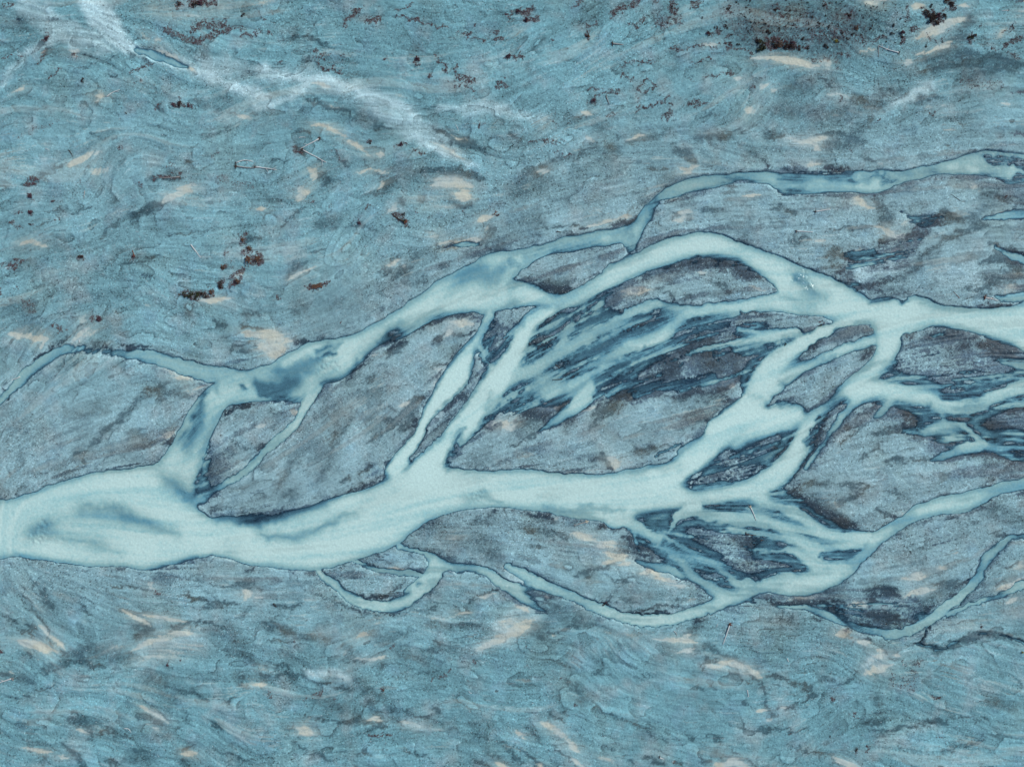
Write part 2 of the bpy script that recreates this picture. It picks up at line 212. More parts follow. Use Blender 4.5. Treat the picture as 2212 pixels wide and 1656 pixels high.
SAND = """
t00 =1 ~3: 390,175,3 430,180; 1210,280,5 1290,350 1400,360 ~6 *.7; 1330,440,4 1500,490,5 1560,530; 1640,590,6 1710,625,5 *.8; 345,500,3 400,430; 610,430,4 690,450 640,500; 130,810,4 230,740,6 ~5 *.8; 830,880,6 870,820,7 880,760,6 ~5 *.8; 1180,760,8 1230,700 ~8 *.6; 2030,990,4 2120,1020,5 2175,1030,4; 380,1250,3 430,1250 *.8; 590,1440,6 700,1380,7 800,1335,6 880,1320,5; 780,1480,7 850,1485,9 925,1460,6; 1540,1640,6 1650,1610,6 1720,1600,3; 1300,1300,3 *.6; 660,1600,4 *.6; 1250,60,25 1600,80 2000,40 2200,20 ~25 *.38; 60,180,12 130,160 ~12 *.3
t10 =1 ~3: 640,900,3 710,940; 460,1070,5 600,1100,6 750,1170 880,1270 1010,1360,5 ~5 *.8; 1090,1320,6 1080,1370 ~5; 445,1420,4 500,1490,8 510,1545,8; 470,725,4 560,740,6 650,765,4; 60,800,8 150,790 ~8 *.35; 1500,1230,3 1650,1290,6 1800,1380,6 *.7; 1680,1160,3 1800,1210,3; 880,1500,3 1000,1470,4 1150,1510,3; 1530,1600,12 1700,1570 1860,1610 ~6; 1050,1630,4 1110,1580; 400,1640,6; 1230,830,6 ~5 *.5; 1960,860,5 ~4 *.6; 0,40,14 150,10,12 ~9 *.6
t20 =1 ~3: 600,970,4 690,1000,6 ~3; 1640,395,4 1755,400,5; 1930,690,5 1985,690,6; 2140,770,7 2200,740,10; 2000,925,7 2060,960,8 2090,985,6; 240,1120,8 330,1110 ~8 *.5; 985,1215,3 1080,1190,4 1160,1180,3; 1600,1140,5 1750,1150 ~4 *.5; 230,1490,6 310,1480,7; 490,1265,2.5 590,1305,3; 1430,1450,4 1520,1485,6 1600,1420,6; 650,1190,3 710,1230,4; 2060,495,3 2211,510,6; 900,1640,15 ~15 *.3; 1830,1100,10 1950,1090,10 2050,1110,8 ~6 *.4
t30 =1 ~3: -10,495,6 150,520,8 300,560,8 420,575,7; 420,550,9 500,540,10 520,600 ~5 *.8; 780,460,3 930,430,4; 850,20,14 1000,0,14 ~6 *.7; 1270,350,6 1400,280,9 1550,210,9 1710,165,5; 1270,490,5 1400,450,5 1520,400,6 1610,350,4; 1190,520,12 1230,560 ~6 *.8; 1660,60,6 1725,65,5; 1980,340,8 2050,240 2150,150 2211,80 ~6 *.6; 1920,380,6 *.4; 1300,60,10 ~5 *.8; 1050,910,5 1150,870,8 1300,790,8 1400,740,9 *.3; 500,820,3 600,820,4 700,860,3 *.7; 170,1210,5 300,1225,7 420,1210,7 500,1200,6 *.7; 380,1250,7 445,1310,7; 1350,930,5 1410,930; 1500,915,4; 2000,905,4 2080,905,5; 1530,1140,2.5 1620,1145,3; 480,1000,3 620,1005,4 *.7; 330,1440,9 430,1420 ~6 *.8; 950,1410,6 1000,1430 ~6 *.8; 20,750,6 40,800; 130,1610,5 300,1640,6 *.5; 1750,1590,8 1800,1630 *.7; 1950,760,20 1700,760,20 ~16 *.2
t01 =1 ~3: 1400,100,5 1480,50,9 1600,10,8 1670,-10,5; 180,455,6 300,440,7 400,465,5 ~5; 200,405,6 380,400 ~8 *.6; 1730,945,5 1850,940,6 2010,920,5; 2040,730,4 2115,690,4; 25,1215,3 150,1230,5 300,1260,8 430,1285,7; 370,1330,4; 700,1090,9 740,1130 ~6 *.8; 640,1280,11 720,1220 820,1200 ~8 *.7; 500,1480,8 650,1450 700,1470 ~8 *.6; 1420,1530,7 1550,1600,8 1700,1630 ~6 *.7; 2105,1220,6 2200,1240,9; 1280,980,4 *.7; 450,1590,6 470,1530 ~5 *.4
t11 =1 ~3: 330,75,5 400,40,7 455,-5,6; 20,150,5 80,145; 1150,185,5 1200,140,5 1220,80,3; 1740,30,10 1800,40,12 1860,30,9; 1300,40,10 1500,110 1700,140 ~8 *.5; 1920,270,7 1990,240,8 2055,210,5; 2000,300,5 1985,340,3; 1600,440,3 1800,445,8 1930,410,9; 1660,480,2.5 1600,520,2; 1500,360,10 1600,400 ~10 *.5; 1120,650,4 1200,615,5 1240,580,4; 1270,630,4 1290,670; 250,780,3 350,725,5 500,650,4 ~4 *.7; 720,605,2 850,570,4 ~3 *.8; -20,1230,10 150,1240,14 290,1285,12; 50,1330,14 200,1370,17 130,1430,14 ~5; 1700,1130,8 1850,1140,8; 1700,1200,7 1640,1245,6; 1000,1410,4 1050,1420; 1540,1530,3 1620,1545,4; 1580,1640,6; 140,290,7 180,340 ~5 *.5
t21 =1 ~2.5: 1420,175,4 1480,200,7 1450,250,5 1395,272,3; 1500,165,5 1550,190,5 1575,250,3; 620,292,3 750,280,5 900,240,5 1050,200,4 *.8; 2000,40,3 2110,25,4; 950,875,9 1060,860,11 1170,845,9 ~6; 950,820,7 1050,800 *.5; 1600,690,3 1680,695,4; 2060,820,3 2190,855,4; 700,1380,3 780,1340,4 850,1300,3; 560,1440,3; 650,1190,8 750,1120 880,1080 *.35; 2020,1145,3 2085,1160,4; 2070,1230,5 2190,1275,6 *.7; 2020,1460,9 2110,1490,12 ~5 *.7; 1850,1600,7 1830,1650 *.6; 1280,1450,4 1350,1430,4; 1100,1600,6 1180,1580,5 *.5; 1350,80,5 1450,60 *.5
t31 =1 ~3: 690,100,6 780,75,9 845,140,7 ~6; 990,330,5 1050,370,7 1150,390,6 1170,350,4; 920,305,3 1000,330,5; 1150,275,3 1200,260,4; 2070,178,3 1960,222,3; 1055,535,5 1125,505,4; 720,510,3 850,490,3 *.8; 410,430,4 490,415,5; 2030,860,12 2150,830 ~6 *.6; 1350,440,4 1500,370 ~4 *.5; 1940,445,3 2010,490,3; 590,1590,9 680,1555,7 ~6 *.45; 2100,1420,4 2200,1460 *.6; 1700,150,5 *.4; 880,150,5
t02 =1 ~3: 1370,465,4 1480,430,6 1515,410,4; 1580,45,5 1650,80,5 1700,40,5 1790,15,5 *.7
t12 =1 ~3: 305,230,4 365,240,5; 20,360,5 100,350,6; 460,360,4 480,300 *.5; 630,30,5 660,70 *.6; 1250,190,4 1320,170,5; 1100,180,5 1200,200 *.6; 1985,360,6 2060,340,8; 2120,320,8 2200,390,10; 1680,1290,14 1750,1330 ~10 *.5; 1140,1605,2.5 1280,1600,3; 2140,1575,3 2211,1625,4
t22 =1 ~3: 290,180,6 370,160,9 395,235,7; 630,225,4 710,200,5; 480,310,3 370,365,2 *.8; 40,300,6 20,380 *.7; 830,635,6 890,680,8 880,740,5; 940,680,4 1030,690 *.6; 1050,640,5 *.5; 510,1290,5 620,1310,8 720,1350,7; 720,1370,7 850,1380,9 910,1400,8 *.8; 780,1445,4 900,1480,7 985,1490,6; 770,1555,4 850,1530,6 970,1510,4; 910,1570,5 1010,1560,7; 1100,1630,5 1180,1605,6 1270,1640,5; 1370,1560,8 1450,1570 ~5 *.6; 360,1170,4 395,1150; 1030,120,4 *.7; 1880,30,7 1920,20 *.8
t32 =1 ~3: 960,190,4 945,235,5; 430,70,5 520,60,5 *.5; 560,970,5 600,1070,7 ~4 *.7; 470,1000,4 *.6; 1605,1462,3; 1450,1580,7 1530,1590,8 *.6; 1280,1640,9 *.7; 100,1605,7 200,1570,10 330,1560,8 *.7; 1830,740,4 *.6; 2060,600,6 2110,620 *.6; 385,1350,4 350,1310 *.6; 2110,1600,8 2190,1550 2150,1620 *.5; 1115,1100,3 1165,1110,4 *.7
t03 =1 ~3: 1080,300,5 1180,360,6 1300,435,5; 1250,340,4 1400,360,5 1620,388,3; 1290,60,5 1345,110,5; 2100,120,5 2160,150,6 2120,200,5; 2060,340,6 *.5; 180,560,8 350,600,10 490,650,8 ~5; 470,530,5 560,610,7; 350,425,4 420,500,5; 900,625,7 1100,610,7 ~6 *.6; 1140,640,7 1300,560,8 1500,510,10 1720,460,9 ~6 *.8; 1150,745,8 1400,660,16 1600,630,18 1750,620,12 ~10 *.6; 530,830,6 *.5; 340,720,3; 100,820,4; 680,1320,6 760,1345,5 *.8; 880,1330,5 *.7; 1200,1110,3 1300,1170,4 1450,1260,4; 1300,1290,4 1440,1375,5 *.8; 1565,1535,5 1690,1525,6; 220,1475,4 350,1510,5 460,1520,4; 515,1550,4 590,1572,5; 620,1450,6 720,1560 *.4; 2180,910,5; 180,10,5 260,150 330,260 380,380 ~6 *.5; 640,900,4 750,960 *.4
t13 =1 ~3: 2080,430,9 2180,390,14 2211,370,14 *.6; 1890,655,4 2000,600,8 2100,545,9 2211,500,9 *.8; 900,500,6 960,510,7; 1050,590,4 *.8; 780,630,5 760,700 *.6; 860,722,3 1000,720,4 1115,700,4; 840,400,9 900,320 ~6 *.5; 1030,400,9 1090,350 ~6 *.5; 500,500,9 800,520 1000,550 ~8 *.4; 470,842,4 600,840,5 750,870 850,910,6 *.5; -10,935,6 90,930,5; 340,1300,8 450,1350,12 450,1400,9 ~6 *.8; 1280,1260,6 1450,1290,8 *.6; 1500,1330,5 1620,1340 *.5; 975,1220,5 1070,1240,5; 2080,1620,5 2150,1655,6; 1950,185,4 2065,160,5; 1450,380,4 1700,350 1860,315 *.6; 1590,560,6 1640,600 *.4; 60,790,8 *.5; 450,1250,4 *.7; 5,190,4 60,180,4; 1300,860,6 *.4
t23 =1 ~3: -10,485,14 80,440,14 180,375,10 *.8; 50,255,5 140,325,8; 345,503,3 380,510; 1215,556,3 1400,550,5 1500,560,6 1610,585,4; 1470,545,6 1535,500,5; 800,480,5 1000,510 1200,540 ~4 *.6; 1405,667,3 1500,650,4 1570,640,3; 1660,770,4 1800,760,7 1950,772,7 2080,825,7 2175,890,5 *.8; 2120,1160,4 2205,1160,5; 1250,10,5 1400,45,6; 1350,75,3 1510,92,4; 240,1250,6 400,1350,9 500,1450,9 580,1512,7 ~5 *.8; 30,1335,5 110,1395,5; 210,1615,5 290,1645,6; 530,1595,5 610,1645,6; 750,1555,6 910,1635,7 ~6 *.6; 1740,1645,7 1900,1610,9 2040,1640,9; 1700,1500,6 1600,1520 *.4; 1400,1600,4; 1150,140,4 *.6; 470,1010,8 480,1050 *.3; 1490,230,4 1600,200 *.6; 300,180,3; 480,912,2 540,918,2
t33 =1 ~3: 690,250,6 820,250,9 855,290,6 *.8; 1170,17,4 1360,10,5; 1160,183,4 1300,140,6 1410,115,5; 1980,105,5 2150,60,7 2211,40,7 *.7; 2055,235,4 2120,200,5; 600,500,9 680,490 ~6; 775,572,5 870,582,5; 830,845,6 950,800,8 1060,765,6; 830,780,5 950,700,9 1010,665,8 *.7; 960,640,5; 1080,680,4 1150,690,4; 550,1555,4 680,1620,7 770,1655,7; 10,1245,6 *.7; 130,1140,4; 150,200,6 350,200 440,170 ~4 *.7; 1700,480,5 *.4; 1550,720,10 *.2; 100,220,5 *.6
"""
DARK = """
D =1 ~45: 1600,50,38 1700,60,48 1820,60,50 1900,50,36 *.55; 1890,110,16 1960,140,20 2050,150,16 *.25
D =1 ~22: 480,220,8 560,250,12 650,270,10 *.25; 750,350,14 900,380,18 1000,420,14 *.25; 690,210,10 760,240,14 850,270,8 *.3
t00 =1 ~2: 430,180,3 500,190; 400,350,2 360,400 300,450; 330,560,3 400,450 430,410 *.7; 790,580,1.5 930,540 1040,480 *.7; 1100,460,1.5 1250,530 1330,570; 940,655,1.2 1045,663; 800,910,2 850,850 *.6; 1400,900,4 1410,950 *.8; 1700,880,5 1850,930 1900,970 ~5 *.5; 1270,410,1.5 1400,430 1500,470 *.8; 1980,960,2 2080,1000; 2180,990,3 2211,1010; 780,1160,1.5 900,1185 1010,1195; 480,1460,3 560,1430; 220,1600,4 330,1560 400,1530 *.8; 1340,1535,5 1560,1535 *.8; 1600,1430,4 1660,1400 *.8; 1430,1490,4 1540,1480 *.6; 1760,1190,1.5 1900,1150 2100,1070 *.7; 1560,410,2 1700,450 1800,490 *.5; 2100,640,4 2190,660 *.7; 180,300,24 220,200,24 ~20 *.25
t10 =1 ~2: 210,340,1.5 350,325,2 500,340 600,380 680,420,1.2; 640,930,3 750,970,4 850,1020 1000,1070,3 1160,1120,2; 420,860,2 550,890,4 650,940,4 *.8; 1550,1130,4 1700,1190,7 1850,1250,7 1990,1300,3 ~3; 1430,1475,4 1600,1480,5 1800,1500,6 1950,1540,4; 1620,1500,5 1850,1520; 1040,1525,3 1110,1535; 1630,990,2 1720,990 *.7; 2050,1085,2 2150,1060; 320,1120,4 460,1140 *.7; 390,1300,5 420,1330 *.8; 680,1310,2 730,1380,2.5 790,1440,4; 550,1640,6 620,1570 700,1570 *.8; 560,1500,5 570,1540 *.8; 1060,1640,6 1150,1580 1220,1570 *.9; 950,1400,3 980,1440; 1740,1590,4 1770,1630 *.8; 1150,1450,4 1200,1430 *.6; 1360,1295,1.2 1480,1320; 130,1410,1.5 290,1380; 800,640,2 950,700 *.6; 400,510,1.5 500,550 580,620; 120,790,14 200,800,10 ~10 *.35
t20 =1 ~2: 870,385,2 950,395; 1050,365,1.2 1200,345 1320,335; 860,1195,3 930,1180; 380,1400,6 600,1330 750,1270 ~4 *.5; 700,1270,10 800,1280 900,1300 750,1370 ~8 *.5; 950,1250,4 1200,1190 1350,1160 ~4 *.6; 1600,1190,6 1750,1180 1870,1170 ~5 *.8; 1830,1140,2 2000,1140; 1400,1290,6 1480,1340,8 1560,1390,7 ~4; 1170,1465,3 1250,1475 1350,1470 *.7; 1620,1440,2 1700,1440; 2100,1350,1.5 2211,1440,3; 0,1190,3 100,1185; 250,1440,5 320,1440 *.7; 190,1500,6 220,1540; 150,1500,10 *.35; 300,1530,12 200,1600 100,1640 0,1656,14 ~8 *.5; 700,1080,12 800,1120 ~10 *.3; 570,1300,3 610,1305; 1620,1020,2 1760,1000 *.7; 330,390,1 430,460 *.6; 1080,760,1 1110,720 1160,710 *.6; 1350,1630,5 *.4
t30 =1 ~2.5: 1350,540,5 1370,470; 1290,520,5; 1440,520,4 1465,460; 1720,200,9 ~6 *.7; 1450,520,12 1600,420 1700,480 1850,530 2050,560 2211,580,8 ~6 *.85; 1350,640,9 1500,550 1700,560 ~6 *.75; 1650,680,5 1850,640 2100,590 ~4 *.8; 1720,180,9 1640,330 1560,420 ~6 *.7; 1200,800,4 1050,790 1000,830 *.5; 1230,770,3 1150,840 1030,890 *.6; 950,790,4 1050,780 *.5; 100,820,10 150,770 250,720 ~8 *.45; 200,760,10 350,720 280,830 ~8 *.35; 430,660,3 520,730 *.7; 60,970,12 200,950 400,1010 550,1000 750,960 900,920 1000,900,8 ~10 *.5; 720,870,6 900,890 1000,890 ~4 *.6; 900,970,7 850,1050 750,1130 700,1180,5 ~5 *.6; 450,1170,5 600,1150 720,1200 *.8; 0,1150,7 50,1170 120,1190 *.6; 500,1260,8 650,1230 800,1240 ~6 *.5; 800,1330,5 900,1400 *.7; 460,1400,5 560,1440 680,1470 *.7; 1220,880,5 1350,860 1500,850 *.5; 420,980,3
t01 =1 ~2: 1410,100,4 1300,150,5 1200,190,5 1130,240,4; 1050,250,4 900,370 *.5; 700,170,3 780,140 *.7; 480,155,1 590,140; 30,95,1.5 130,100; 1620,370,2 1750,345 1900,320; 1700,350,4 *.5; 1060,620,2 1200,580,4 1350,535,3; 2140,410,5 2211,410; 1470,370,1.5 1600,370; 1060,1325,4 1250,1335; 830,1310,5 950,1360 *.7; 1860,1110,4 1920,1130 *.8; 2110,1160,3.5 2200,1170; 2130,1050,7 2200,1050 ~4 *.8; 2020,1340,2.5 2200,1290; 1960,1370,3 2000,1360; 2080,1370,6 2180,1390; 240,1530,1.5 350,1420 450,1340; 740,1150,1.5 620,1230 500,1320; 130,1640,1.5 300,1480 450,1350; 200,1060,2 370,1105 *.8; 1970,860,2 2030,800; 100,1000,12 300,1000 200,1130 400,1200 ~12 *.3; 130,640,9 200,620 ~6 *.4; 820,900,3 1000,880 1200,960 ~3 *.4; 490,1540,1.5 650,1490 780,1450; 640,1060,3; 1290,1340,2 1500,1420 *.5
t11 =1 ~2: 800,310,3 950,300 1040,320 *.9; 270,740,6 300,680 400,600 ~4 *.6; 1180,590,3 1230,570; 1070,690,5 1150,680; 1190,760,6 1250,700,8 1340,660,6; 1380,800,6 1450,760 ~5 *.6; 1330,590,8 1420,540 ~6 *.6; 1560,500,3 1640,470 1550,520 *.7; 1630,520,2 1720,490; 950,20,4 1150,10 *.8; 1240,90,5 1290,80; 1400,60,5 1480,80 *.6; 1690,80,4 1800,130 1880,90 *.8; 560,290,10 650,260 720,240 ~8 *.5; 230,310,2 310,220 420,130; 1940,400,3 1950,460 2020,480; 2000,420,7 2030,300 2050,370 ~3 *.6; 1940,330,2 1960,290; 600,960,14 800,960 1000,880 ~14 *.25; 400,1000,12 *.25; 0,1180,4 60,1190; 330,1280,5 430,1310,4; 0,1330,3 40,1340; 1160,1390,9 1280,1310 ~3; 1100,1280,8 1180,1250 ~5 *.8; 1350,1200,4 1500,1140 1650,1080 1900,1070 ~3 *.8; 1620,1220,5 1560,1300 *.7; 1700,1220,3 1850,1220 *.8; 700,1600,6 650,1640; 950,1480,3 850,1550 800,1620 *.6; 450,520,2 600,500 *.5; 950,1640,6 1000,1600 *.6; 1760,1350,10 1700,1440 ~6 *.25; 1540,1510,3 1640,1490
t21 =1 ~2.5: 1620,150,4 1750,180 1830,180 *.8; 900,20,3 1080,30 *.7; 1400,160,3 1420,210 1400,260; 1530,240,4; 1380,80,3 1420,70; 1480,90,4 1520,80 *.6; 250,260,2 300,300 400,320 550,300; 560,295,3 620,300; 880,280,5 1000,260 1070,210; 100,220,20 50,330 200,250 ~14 *.3; 230,840,9 330,800 420,800 480,840 400,860 ~5 *.8; 1030,910,3 1100,885 1180,900; 1490,890,2 1550,930,3; 1200,830,3 1350,880 1430,940 *.7; 1750,790,4 1880,860 *.8; 1300,700,9 1500,640 1700,600 1900,640 2100,740 ~8 *.7; 1120,760,8 1200,730 *.5; 1450,660,6 1550,650 *.8; 1650,710,4; 1080,1190,5 1150,1160; 930,1240,3 1030,1210; 420,1490,3 500,1410 600,1370; 1400,1380,11 1550,1330 1720,1310 1700,1370 1500,1370 ~5 *.7; 1130,1500,10 1250,1450 1400,1490 1350,1540 ~5 *.8; 850,1560,10 950,1480 1050,1430 ~8 *.6; 1900,1250,8 2050,1300 2150,1330 ~8 *.5; 1650,1460,14 1850,1500 2000,1350 ~14 *.4; 1920,1560,6 2000,1600 2100,1530 *.6; 1200,1600,10 1400,1570 *.5; 150,1350,12 300,1320 200,1450 70,1500 ~8 *.5; 250,1180,7 350,1110 450,1080 *.5; 640,1190,6 800,1100 940,1050 *.35; 500,1580,6 600,1590; 2100,1540,3 2000,1620 1930,1650; 1950,1040,5 2100,1030 2200,1060
t31 =1 ~2.5: 30,165,5 150,150 220,180 200,210 *.8; 940,110,7 1000,180,8 1030,270,9 ~4; 880,60,6 950,80; 1870,30,7 1950,20 2010,70 2150,95 2211,100 ~4; 2060,45,3 2120,60; 500,350,2 620,310,3 750,295,4 900,320,4; 170,440,4 250,410,5 350,400,4 ~3; 1420,210,7 1520,180 1620,220 1750,260 1850,270 ~4 *.8; 1260,310,6 1400,270 1600,240 *.7; 1220,370,3.5 1300,365 1370,365; 1000,390,4 1100,400 1200,390; 950,470,4 1030,420,6 1200,370,5; 480,560,4 560,530,5 680,560,6 750,590 850,560 930,540,4; 580,480,3 650,520; 1180,440,8 1100,530 1020,590 900,650 ~8 *.45; 1880,280,5 1650,370 1450,470 1330,570 1230,690 1050,780 850,820 740,820 ~3 *.75; 560,640,9 650,700 700,760 620,700 ~6 *.5; 1480,500,4 1480,620 1440,760 1400,830 ~4 *.35; 1920,440,4 2000,500,5 2080,520,6 2211,560,6; 1830,625,3 1950,590,8 2000,540,8 2100,600,11 ~3; 2100,640,8 2180,680 2080,720 1950,760 1880,780 ~4 *.7; 1700,855,3 1850,840,5 2000,800,5 2180,800; 1860,910,6 *.5; 1850,990,3 2000,985 2080,970; 1000,930,7 1080,935 *.4; 900,890,6 1130,860 1200,870 ~4 *.35; 330,1370,6 450,1300 *.5; 800,1440,5 870,1370 *.6; 1380,1250,10 1650,1220 1500,1180 ~10 *.5; 1600,1350,10 1780,1260 ~8 *.5; 1850,1330,10 2000,1300,13 2080,1350 1950,1400 ~6 *.9; 1200,1270,6 1250,1200 *.5
t02 =1 ~2.5: 1450,-5,4 1350,40 1250,100 1180,180,5 1080,280 950,390 850,470 780,540,4 ~3 *.8; 1290,90,6 1450,80 1620,100 *.6; 660,620,4 730,580,5; 735,640,2 740,700; 1420,520,6 1480,480; 1050,580,2.5 1150,550,4 1300,540; 900,660,1.5 1000,600; 1240,480,5 1330,490 *.6; 20,40,3 60,100 10,140; 1400,150,4 *.6; 600,280,8 700,260 900,220 ~8 *.3; 2020,190,5 2150,200 2120,180; 1990,240,5; 2000,510,2 2100,540 2180,560; 1950,600,9 2100,560 ~9 *.4; 1850,660,12 1780,770 ~8 *.3; 280,800,1 400,780; 200,870,3 240,890 *.6; 2000,1060,4 1850,1100 *.6; 620,300,8 580,200 *.25; 2160,1610,6 *.8; 200,250,7 150,350,7 280,120,7 ~8 *.25
t12 =1 ~2.5: 130,250,3 220,260; 130,370,5 190,350 *.7; 0,530,3 100,520 0,560; 1450,110,3 1350,180,6 1250,290,7 1150,370,5 1080,450,3 ~3; 1340,200,8 1330,330,10 1250,380,6 ~4; 1090,320,3 1180,310,4; 1150,210,2 1230,240,3; 950,510,4 1050,460 980,490 *.7; 560,200,4 450,400 330,650 200,900 ~5 *.5; 730,200,5 680,450 650,650 ~6 *.5; 830,300,4 700,480 620,680 550,850 ~5 *.5; 620,60,5 560,260 480,480 380,650 ~6 *.4; 900,100,4 750,260 *.4; 900,790,3 960,740,4 1020,705,2.5; 750,850,4 800,830,6; 250,980,8 350,960 ~6 *.5; 1050,800,4 1000,860 900,900 800,930 ~4 *.5; 1660,130,5 1800,110 1600,200 ~3 *.7; 1930,390,5 2060,370 2130,380 ~4 *.6; 1500,300,3 1450,390 1370,500 *.6; 2000,640,8 1850,690 ~8 *.3; 1800,1250,4 1950,1180 2060,1110 *.8; 1600,1200,2 1750,1240 *.7; 1430,1270,14 1550,1230 1700,1340 1950,1380 2050,1450 2130,1540,8 ~12 *.45; 1300,1400,10 1500,1450 1700,1500 ~8 *.35; 1010,1480,2 1100,1530 1250,1600 *.5; 920,1530,3 1030,1590 *.5
t22 =1 ~2.5: 490,90,5 430,180 390,260; 650,200,4 560,220 510,270; 880,200,4 750,310 650,400 ~3; 720,260,9 850,190 970,100 1080,60 ~5 *.8; 880,280,2 980,200; 100,250,12 200,280 300,310 100,360 50,400 ~8 *.7; 0,540,3 150,460 330,370; 560,250,7 480,370 ~8 *.4; 1400,140,7 1550,90 1700,100 1850,50 ~5 *.7; 1600,160,6 1750,140 1880,150 *.8; 1500,290,8 1600,260 1700,330 ~5 *.7; 1620,310,6; 700,660,4 800,640,6 850,720,5; 1040,600,4 1150,570 1240,570; 540,765,4 600,765 *.8; 60,1240,3 200,1270,5 350,1290,6 450,1300,6; 430,1330,2 500,1330; 150,1130,6 300,1160 350,1190 *.6; 730,1250,7 850,1220 960,1260 ~5 *.6; 1050,1320,11 970,1400 1100,1430 1200,1480 ~6 *.8; 1180,1180,8 1300,1200 1200,1230 1350,1190 ~6 *.8; 1500,1380,7 1650,1370 *.3; 850,1560,4 700,1610 550,1640; 1600,1090,6 1800,1080 2000,1110 2211,1160 ~4 *.7; 1450,1540,9 1600,1560 1750,1600 *.6; 1950,1350,12 2050,1380 2150,1420 ~8 *.45; 1350,1430,7 1500,1430 1600,1480 *.5
t32 =1 ~2.5: 650,380,4 720,360 780,310 870,280; 640,520,2.5 720,440 850,370,4; 900,440,3 1000,410,5 1100,380,6 1250,370; 1130,210,9 1200,290 1300,340 ~6 *.8; 930,150,4 900,240; 1100,380,6 1250,430 1400,450 *.8; 1040,670,4 1200,660 1350,660 1450,640; 870,580,3 950,540 *.6; 780,640,2 860,630; 1450,480,9 1600,440 1750,430 ~6 *.7; 1550,280,10 1700,290 1850,330 2000,400 2150,460 ~8 *.7; 1950,240,6 2100,230 2211,200; 1900,470,6 1980,480; 1750,600,8 1900,600 2050,640 2211,670 ~5 *.8; 1830,760,7 1900,700 2000,640 ~6 *.6; 2020,740,3 2140,680 *.5; 1880,870,3 1950,800 *.5; 480,270,5 440,400 400,520 300,700 200,820,3 ~4; 230,430,6 180,520 100,580 *.5; 120,500,10 70,600 *.8; 150,930,7 300,870 500,850 ~5 *.7; 100,960,13 300,1000 420,1050 520,1100 600,1180 750,1250 ~6 *.8; 650,860,3 760,890,5 900,900; 700,900,5 800,930 620,1020 580,1000; 920,1085,2 1030,1110,3 1110,1135; 1000,930,2 1150,950 1100,920; 1850,1050,8 2000,1080 2150,1160 2211,1190 ~5 *.5; 1900,1130,7 2100,1180 ~6 *.5; 1960,1290,2.5 2080,1330; 1560,1165,3 1640,1155 *.6; 1750,1180,4 1800,1210 *.6; 200,1220,8 300,1280 *.6; 1950,1540,3 2050,1590 2130,1560 *.6; 60,1540,5 130,1520; 170,1630,3 260,1600
t03 =1 ~2: 150,60,1.5 240,200,2 310,320 390,420 450,540 500,600; 370,130,5 420,240,6 500,310,5 ~5 *.8; 650,210,1.5 760,290,2 790,330; 970,85,2 1100,85 1230,105 *.8; 830,60,1.5 950,150 1000,250 *.5; 1600,150,3 1700,210,4 1850,240 2000,250 2040,240,3; 1770,300,4 1850,290; 1750,130,1.5 1900,230; 2050,60,7 2170,50; 1820,70,1.5 1900,90 2080,120; 2120,140,4 2190,90 *.8; 2140,300,4 2100,380 *.6; 1180,430,6 1290,450,8 1200,520,6 ~6 *.8; 1480,460,5 1540,430 1650,400; 1650,390,2 1850,430 1950,450; 230,430,7 300,450; 60,370,5 120,390 *.8; 180,470,2 280,520; 230,690,4 260,690; 510,690,5 560,650 680,670 *.6; 540,660,5 650,660 720,700 *.8; 330,850,5 500,780 700,740 780,750 ~4 *.8; 800,780,4 900,775; 0,840,5 150,870 300,920 ~4 *.8; 320,980,2 420,970 480,930; 700,870,5 800,880 *.5; 650,640,10 850,650 1100,690 1000,720 ~6 *.45; 1800,500,12 1950,480 2100,600 ~10 *.45; 2000,650,5 2150,700 2211,750 ~4 *.45; 720,460,7 800,580 ~7 *.4; 1250,900,14 1350,900 1450,960 1520,1050 ~12 *.45; 1550,990,4 1700,1020 1800,1080 *.9; 1800,1050,1.5 1950,1060 2080,1050; 1150,970,2 1220,1040 *.6; 1620,1180,3 1660,1270 *.8; 1850,1270,6 1890,1320 *.8; 600,1240,5 700,1260,7 850,1280,7 ~4 *.8; 640,1170,3 760,1230; 780,1340,5 750,1390 *.8; 1180,1180,4 1300,1230,5 1400,1290,5; 780,1400,2 930,1340 1050,1380 1160,1405; 150,1280,6 300,1310 *.4; 160,1380,2 350,1440 500,1480 *.8; 550,1450,4 620,1520,5 700,1570 740,1640,3; 350,1530,2 400,1600 *.6; 1580,1500,3 1680,1470; 1850,1490,2 2000,1540 2150,1600; 1150,1500,4 1250,1520 *.6; 1100,1570,9 1300,1580 1200,1600 ~6 *.5; 1590,1620,7 *.6; 950,1610,4 1050,1640 *.6; 2090,930,7 2100,880; 2130,960,5; 240,1040,4 *.5
